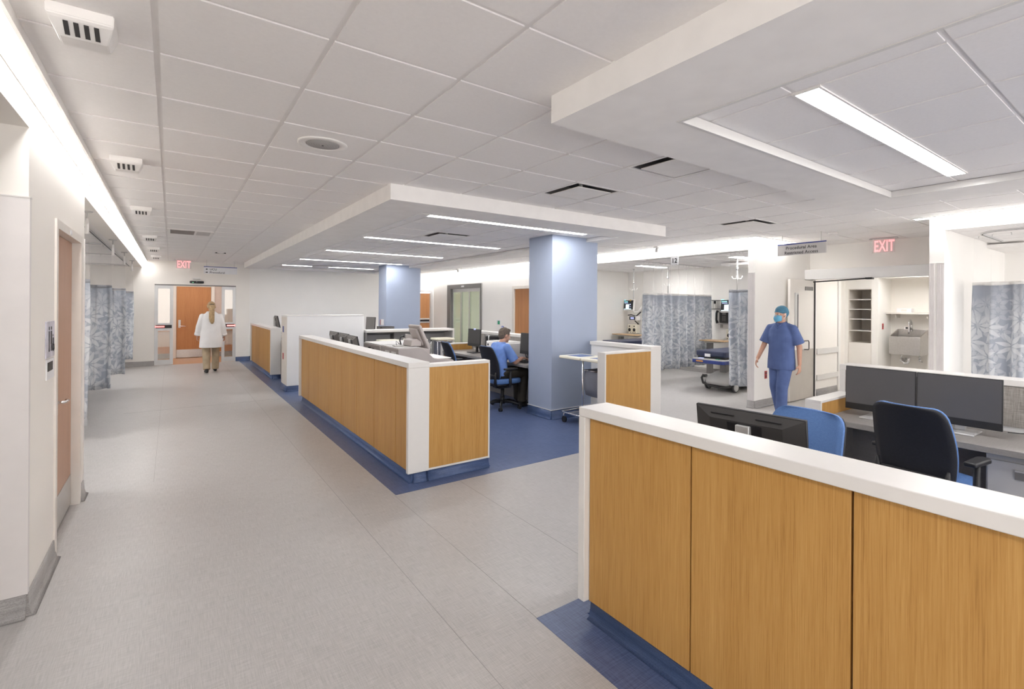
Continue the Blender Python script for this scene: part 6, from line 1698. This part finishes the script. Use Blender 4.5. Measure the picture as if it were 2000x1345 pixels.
# ---- 1: person in dark blue scrubs walking out of the vestibule
def walker():
    t = thing('person', 'person in dark blue scrubs, teal cap and blue face mask walking past the open door', 'person', (7.28, 3.80, 0), pi - 0.10)
    hip = 0.90
    hr, hl = Vector((0.0, -0.085, hip)), Vector((0.0, 0.085, hip))
    kr, kl = Vector((0.01, -0.088, 0.49)), Vector((0.10, 0.075, 0.50))
    ar, al = Vector((-0.13, -0.075, 0.10)), Vector((0.10, 0.065, 0.09))
    shr, shl = Vector((0.0, -0.185, 1.385)), Vector((0.0, 0.185, 1.385))
    er, el = Vector((0.045, -0.255, 1.125)), Vector((-0.075, 0.235, 1.11))
    wr, wl = Vector((0.19, -0.265, 0.915)), Vector((-0.05, 0.255, 0.855))
    hc = Vector((0.025, 0, 1.585)); R = Matrix.Rotation(-0.15, 3, 'Z')
    b = MB()
    b.sph((0, 0, hip + 0.05), (0.105, 0.15, 0.13)); b.sph((0, 0, 1.12), (0.10, 0.135, 0.16)); b.sph((0.0, 0, 1.27), (0.115, 0.155, 0.17))
    b.cap_(shr + Vector((0, 0.01, -0.022)), 0.046, shl + Vector((0, -0.01, -0.022)), 0.046); b.cap_((-0.01, 0, 1.38), 0.066, (0.008, 0, 1.50), 0.054)
    for h_, k_, a_ in ((hr, kr, ar), (hl, kl, al)): b.cap_(h_, 0.085, k_, 0.056); b.cap_(k_, 0.054, a_, 0.036)
    for s_, e_, w_ in ((shr, er, wr), (shl, el, wl)): b.cap_(s_ + Vector((0, 0, -0.025)), 0.044, e_, 0.040); b.cap_(e_, 0.040, w_, 0.027)
    hand(b, wr, (wr - er) + Vector((0.02, 0, -0.10)), (0.6, 0.5, 0.3), (0.1, 1, -0.2), 1, 0.45)
    hand(b, wl, (wl - el) + Vector((0, 0, -0.12)), (1, 0, 0), (0, -1, 0), 1, 0.4)
    f = head_shape(b, hc, R)
    remeshed('body', b, 0.0075, M['skin'], t, smooth=2)
    face_bits(t, f)
    c = MB()
    c.cap_((-0.005, 0.07, 1.415), 0.05, shl + Vector((0, -0.015, -0.012)), 0.062); c.cap_((-0.005, -0.07, 1.415), 0.05, shr + Vector((0, 0.015, -0.012)), 0.062)
    loft(c, [((0.0, 0, 0.765), 0.145, 0.205), ((0, 0, 0.90), 0.142, 0.200), ((0.0, 0, 1.08), 0.135, 0.185), ((0.0, 0, 1.25), 0.142, 0.195), ((0, 0, 1.35), 0.115, 0.180), ((0, 0, 1.42), 0.085, 0.125), ((0.0, 0, 1.458), 0.074, 0.082)])
    for s_, e_ in ((shr, er), (shl, el)):
        d = (e_ - s_).normalized(); q_ = s_ + Vector((0, 0, -0.014))
        c.sph(q_, 0.064); c.cyl(q_, s_ + d * 0.245, 0.064, 0.088, n=18)
    top = remeshed('scrub_top', c, 0.010, M['scrub1'], t, smooth=3)
    m = MB(); pts = [(0.060, 0.055, 1.452), (0.098, 0.03, 1.41), (0.108, 0.0, 1.375), (0.098, -0.03, 1.41), (0.060, -0.055, 1.452), (-0.01, -0.075, 1.468), (-0.06, 0, 1.475), (-0.01, 0.075, 1.468)]
    m.tube(pts, 0.010, n=6, closed=True); m.build('neckline', M['scrub1'], top, world=False)
    p = MB(); loft(p, [((0, 0, 0.76), 0.125, 0.180), ((0, 0, 0.86), 0.130, 0.185), ((0, 0, 0.97), 0.12, 0.17)])
    for h_, k_, a_ in ((hr, kr, ar), (hl, kl, al)):
        p.sph(h_, 0.105); p.cyl(h_, k_, 0.105, 0.084, n=18); p.sph(k_, 0.082); p.cyl(k_, a_ + Vector((0, 0, -0.045)), 0.082, 0.078, n=18)
    remeshed('scrub_trousers', p, 0.011, M['scrub1'], t, smooth=3)
    s = MB(); shoe(s, ar + Vector((-0.03, 0, -0.10)), -0.1); ss = remeshed('shoe', s, 0.008, M['dark'], t)
    s = MB(); shoe(s, al + Vector((-0.03, 0, -0.09)), 0.1); ss = remeshed('shoe', s, 0.008, M['dark'], t)
    k = MB(); k.sph(f(-0.022, 0, 0.045), (0.104, 0.086, 0.086), n=20, rot=R); k.sph(f(-0.05, 0, 0.025), (0.085, 0.082, 0.085), n=18, rot=R); k.tube([f(0.078 * cos(a), 0.083 * sin(a), 0.030 + 0.0) for a in [2 * pi * q / 20 for q in range(20)]], 0.007, n=6, closed=True)
    remeshed('scrub_cap', k, 0.007, M['cap'], t, smooth=3)
    k = MB()
    rows = []
    for i in range(7):
        v = i / 6; z = -0.022 - 0.095 * v
        row = []
        for j in range(11):
            u = -1 + 2 * j / 10
            a = u * 1.15
            rr = 0.086 + 0.018 * sin(pi * min(1, v * 1.05)) * cos(a)
            row.append(k.bm.verts.new(f(0.012 + rr * cos(a), rr * 0.80 * sin(a), z + (0.012 * (1 - abs(u)) if i == 0 else 0) + 0.02 * abs(u) * v)))
        rows.append(row)
    for A, B_ in zip(rows, rows[1:]):
        for j in range(10):
            q = k.bm.faces.new((A[j], A[j + 1], B_[j + 1], B_[j])); q.smooth = True
    mo = k.build('face_mask', M['mask'], t, world=False); so = mo.modifiers.new('thick', 'SOLIDIFY'); so.thickness = 0.004; so.offset = 1
    k = MB()
    for s_ in (-1, 1):
        k.tube([f(0.045, s_ * 0.066, -0.03), f(0.0, s_ * 0.082, -0.005), f(-0.02, s_ * 0.083, 0.01)], 0.003, n=5); k.tube([f(0.04, s_ * 0.062, -0.085), f(0.0, s_ * 0.075, -0.05), f(-0.02, s_ * 0.083, -0.02)], 0.003, n=5)
    k.build('mask_loops', M['maskloop'], mo, world=False)
walker()

# ---- 2: woman in a white coat walking away down the corridor
def coat_woman():
    t = thing('person', 'blond woman with a ponytail in a white coat and khaki trousers walking away', 'person', (0.80, 14.78, 0), pi / 2 + 0.04)
    hip = 0.90
    hr, hl = Vector((0.0, -0.10, hip)), Vector((0.0, 0.10, hip))
    kr, kl = Vector((0.14, -0.105, 0.49)), Vector((-0.01, 0.10, 0.49))
    ar, al = Vector((0.13, -0.10, 0.085)), Vector((-0.16, 0.10, 0.11))
    shr, shl = Vector((0.0, -0.185, 1.40)), Vector((0.0, 0.185, 1.40))
    er, el = Vector((-0.03, -0.235, 1.12)), Vector((0.0, 0.245, 1.13))
    wr, wl = Vector((0.06, -0.275, 0.875)), Vector((0.08, 0.275, 0.895))
    hc = Vector((0.035, 0.0, 1.605)); R = Matrix.Rotation(0.06, 3, 'Y')
    b = MB()
    b.sph((0, 0, hip + 0.05), (0.12, 0.175, 0.14)); b.sph((0, 0, 1.12), (0.115, 0.155, 0.16)); b.sph((0.0, 0, 1.28), (0.12, 0.165, 0.17))
    b.cap_(shr + Vector((0, 0.01, -0.022)), 0.046, shl + Vector((0, -0.01, -0.022)), 0.046); b.cap_((-0.01, 0, 1.39), 0.062, (0.018, 0, 1.52), 0.050)
    for h_, k_, a_ in ((hr, kr, ar), (hl, kl, al)): b.cap_(h_, 0.095, k_, 0.060); b.cap_(k_, 0.058, a_, 0.038)
    for s_, e_, w_ in ((shr, er, wr), (shl, el, wl)): b.cap_(s_ + Vector((0, 0, -0.025)), 0.044, e_, 0.042); b.cap_(e_, 0.042, w_, 0.027)
    hand(b, wr, (wr - er) + Vector((-0.03, 0, -0.1)), (1, 0.2, 0), (0, 1, 0), 1, 0.55)
    hand(b, wl, (wl - el) + Vector((-0.03, 0, -0.1)), (1, -0.2, 0), (0, -1, 0), 1, 0.55)
    f = head_shape(b, hc, R)
    remeshed('body', b, 0.008, M['skin'], t, smooth=2)
    face_bits(t, f)
    c = MB()
    loft(c, [((-0.01, 0, 0.605), 0.19, 0.248), ((-0.01, 0, 0.80), 0.18, 0.235), ((0.0, 0, 1.0), 0.165, 0.215), ((0.0, 0, 1.18), 0.15, 0.20), ((0.0, 0, 1.32), 0.135, 0.198), ((0, 0, 1.41), 0.105, 0.165), ((0, 0, 1.46), 0.085, 0.11), ((0.005, 0, 1.49), 0.07, 0.085)])
    for s_, e_, w_ in ((shr, er, wr), (shl, el, wl)):
        s_ = s_ + Vector((0, 0, -0.026)); c.sph(s_, 0.062); c.cyl(s_, e_, 0.062, 0.064, n=18); c.sph(e_, 0.066); c.cyl(e_, e_ + (w_ - e_) * 0.90, 0.066, 0.062, n=18)
    ct = remeshed('white_coat', c, 0.010, M['coat'], t, smooth=3)
    m = MB()
    for e_, w_ in ((er, wr), (el, wl)):
        d = (w_ - e_); m.cyl(e_ + d * 0.70, e_ + d * 0.92, 0.068, 0.068, n=20)
    m.build('turned_cuff', M['coat'], ct, world=False)
    m = MB(); m.tube([(-0.075, -0.075, 1.475), (-0.088, 0, 1.482), (-0.075, 0.075, 1.475), (0.0, 0.085, 1.48), (0.06, 0.05, 1.45), (0.075, 0.02, 1.40)], 0.014, n=6); m.build('collar', M['coat'], ct, world=False)
    p = MB(); loft(p, [((0, 0, 0.62), 0.13, 0.205), ((0, 0, 0.85), 0.15, 0.205), ((0, 0, 0.98), 0.13, 0.18)])
    for h_, k_, a_ in ((hr, kr, ar), (hl, kl, al)):
        p.sph(h_, 0.105); p.cyl(h_, k_, 0.105, 0.086, n=18); p.sph(k_, 0.086); p.cyl(k_, a_ + Vector((0, 0, -0.03)), 0.084, 0.074, n=18)
    remeshed('trousers', p, 0.011, M['khaki'], t, smooth=2)
    s = MB(); shoe(s, ar + Vector((-0.02, 0, -0.085)), -0.05); remeshed('shoe', s, 0.008, M['ink'], t)
    s = MB(); shoe(s, al + Vector((-0.03, 0, -0.11)), 0.05); remeshed('shoe', s, 0.008, M['ink'], t)
    k = MB(); k.sph(f(-0.022, 0, 0.034), (0.102, 0.084, 0.098), n=20, rot=R); k.sph(f(-0.055, 0, 0.0), (0.068, 0.076, 0.085), n=18, rot=R)
    k.sph(f(0.03, 0, 0.085), (0.06, 0.066, 0.04), n=14, rot=R)
    for s_ in (-1, 1): k.cap_(f(0.02, s_ * 0.072, 0.035), 0.018, f(-0.05, s_ * 0.070, -0.02), 0.022)
    hr_ = remeshed('hair', k, 0.007, M['blond'], t, smooth=2)
    k = MB(); pts = [f(-0.118, 0, 0.022), f(-0.152, 0, 0.0), f(-0.172, 0, -0.07), f(-0.170, 0.005, -0.17), f(-0.165, 0.006, -0.28), f(-0.160, 0.0, -0.37), f(-0.155, -0.004, -0.425)]
    k.tube(pts, [0.026, 0.040, 0.046, 0.050, 0.052, 0.042, 0.012], n=14)
    for q in range(10):
        a = 2 * pi * q / 10
        k.tube([p_ + Vector((0.8 * cos(a), sin(a), 0)) * rr for p_, rr in zip(pts[1:], (0.036, 0.042, 0.046, 0.048, 0.040, 0.014))], [0.010, 0.011, 0.012, 0.012, 0.010, 0.004], n=6)
    k.build('ponytail', M['blond'], hr_, world=False)
    k = MB(); k.tube([f(-0.10, -0.05, 0.05), f(-0.122, 0, 0.055), f(-0.10, 0.05, 0.045)], 0.010, n=6); k.build('hair_clip', M['dark'], hr_, world=False)
coat_woman()

# ---- 3: man in light blue scrubs sitting at the desk, hands on the keyboard
def sitting_man():
    t = thing('person', 'man with short grey-brown hair in light blue scrubs typing at the desk, seated', 'person', (4.36, 6.98, 0), 0.0)
    hr, hl = Vector((-0.07, -0.095, 0.585)), Vector((-0.07, 0.095, 0.585))
    kr, kl = Vector((0.36, -0.115, 0.575)), Vector((0.37, 0.13, 0.575))
    ar, al = Vector((0.31, -0.11, 0.095)), Vector((0.40, 0.13, 0.095))
    shr, shl = Vector((-0.035, -0.185, 1.020)), Vector((-0.035, 0.185, 1.020))
    er, el = Vector((0.095, -0.235, 0.770)), Vector((0.11, 0.225, 0.775))
    wr, wl = Vector((0.285, -0.155, 0.815)), Vector((0.29, 0.11, 0.815))
    hc = Vector((0.045, 0, 1.195)); R = Matrix.Rotation(0.16, 3, 'Y') @ Matrix.Rotation(-0.05, 3, 'Z')
    b = MB()
    b.sph((-0.075, 0, 0.62), (0.12, 0.165, 0.12)); b.sph((-0.085, 0, 0.77), (0.105, 0.145, 0.16)); b.sph((-0.06, 0, 0.92), (0.115, 0.160, 0.16))
    b.cap_(shr + Vector((0, 0.01, -0.022)), 0.046, shl + Vector((0, -0.01, -0.022)), 0.046); b.cap_((-0.045, 0, 1.01), 0.062, (0.022, 0, 1.125), 0.053)
    for h_, k_, a_ in ((hr, kr, ar), (hl, kl, al)): b.cap_(h_, 0.085, k_, 0.058); b.cap_(k_, 0.055, a_, 0.038)
    for s_, e_, w_ in ((shr, er, wr), (shl, el, wl)): b.cap_(s_ + Vector((0, 0, -0.025)), 0.044, e_, 0.042); b.cap_(e_, 0.041, w_, 0.027)
    hand(b, wr, Vector((1, 0.25, -0.08)), (0, 1, 0), (0, 0, -1), 1, 0.42)
    hand(b, wl, Vector((1, -0.15, -0.08)), (0, -1, 0), (0, 0, -1), 1, 0.42)
    f = head_shape(b, hc, R)
    remeshed('body', b, 0.0075, M['skin'], t, smooth=2)
    face_bits(t, f)
    m = MB(); m.tube([f(0.083, -0.016, -0.068), f(0.087, 0, -0.066), f(0.083, 0.016, -0.068)], 0.0045, n=6); m.build('mouth', M['lip'], t, world=False)
    c = MB()
    loft(c, [((-0.085, 0, 0.545), 0.145, 0.190), ((-0.085, 0, 0.64), 0.142, 0.188), ((-0.09, 0, 0.76), 0.128, 0.175), ((-0.075, 0, 0.88), 0.138, 0.185), ((-0.055, 0, 0.99), 0.118, 0.195), ((-0.045, 0, 1.055), 0.085, 0.125), ((-0.03, 0, 1.088), 0.066, 0.078)])
    for s_, e_ in ((shr, er), (shl, el)):
        d = (e_ - s_).normalized(); q_ = s_ + Vector((0, 0, -0.012)); c.sph(q_, 0.068); c.cyl(q_, s_ + d * 0.255, 0.068, 0.082, n=18)
    remeshed('scrub_top', c, 0.010, M['scrub2'], t, smooth=3)
    p = MB(); p.sph((-0.075, 0, 0.60), (0.14, 0.18, 0.10))
    for h_, k_, a_ in ((hr, kr, ar), (hl, kl, al)):
        p.sph(h_, 0.100); p.cyl(h_, k_, 0.100, 0.082, n=18); p.sph(k_, 0.082); p.cyl(k_, a_ + Vector((0, 0, -0.01)), 0.080, 0.072, n=18)
    remeshed('trousers', p, 0.011, M['trousers'], t, smooth=3)
    for a_, g in ((ar, -0.1), (al, 0.1)):
        s = MB(); shoe(s, a_ + Vector((-0.02, 0, -0.092)), g); remeshed('shoe', s, 0.008, M['ink'], t)
    k = MB(); k.sph(f(-0.022, 0, 0.038), (0.100, 0.082, 0.094), n=20, rot=R); k.sph(f(-0.06, 0, -0.005), (0.058, 0.073, 0.072), n=16, rot=R); k.sph(f(0.035, 0, 0.088), (0.052, 0.062, 0.032), n=14, rot=R)
    for s_ in (-1, 1): k.cap_(f(0.015, s_ * 0.071, 0.03), 0.012, f(0.012, s_ * 0.073, -0.012), 0.008)
    remeshed('hair', k, 0.007, M['greyhair'], t, smooth=1)
sitting_man()
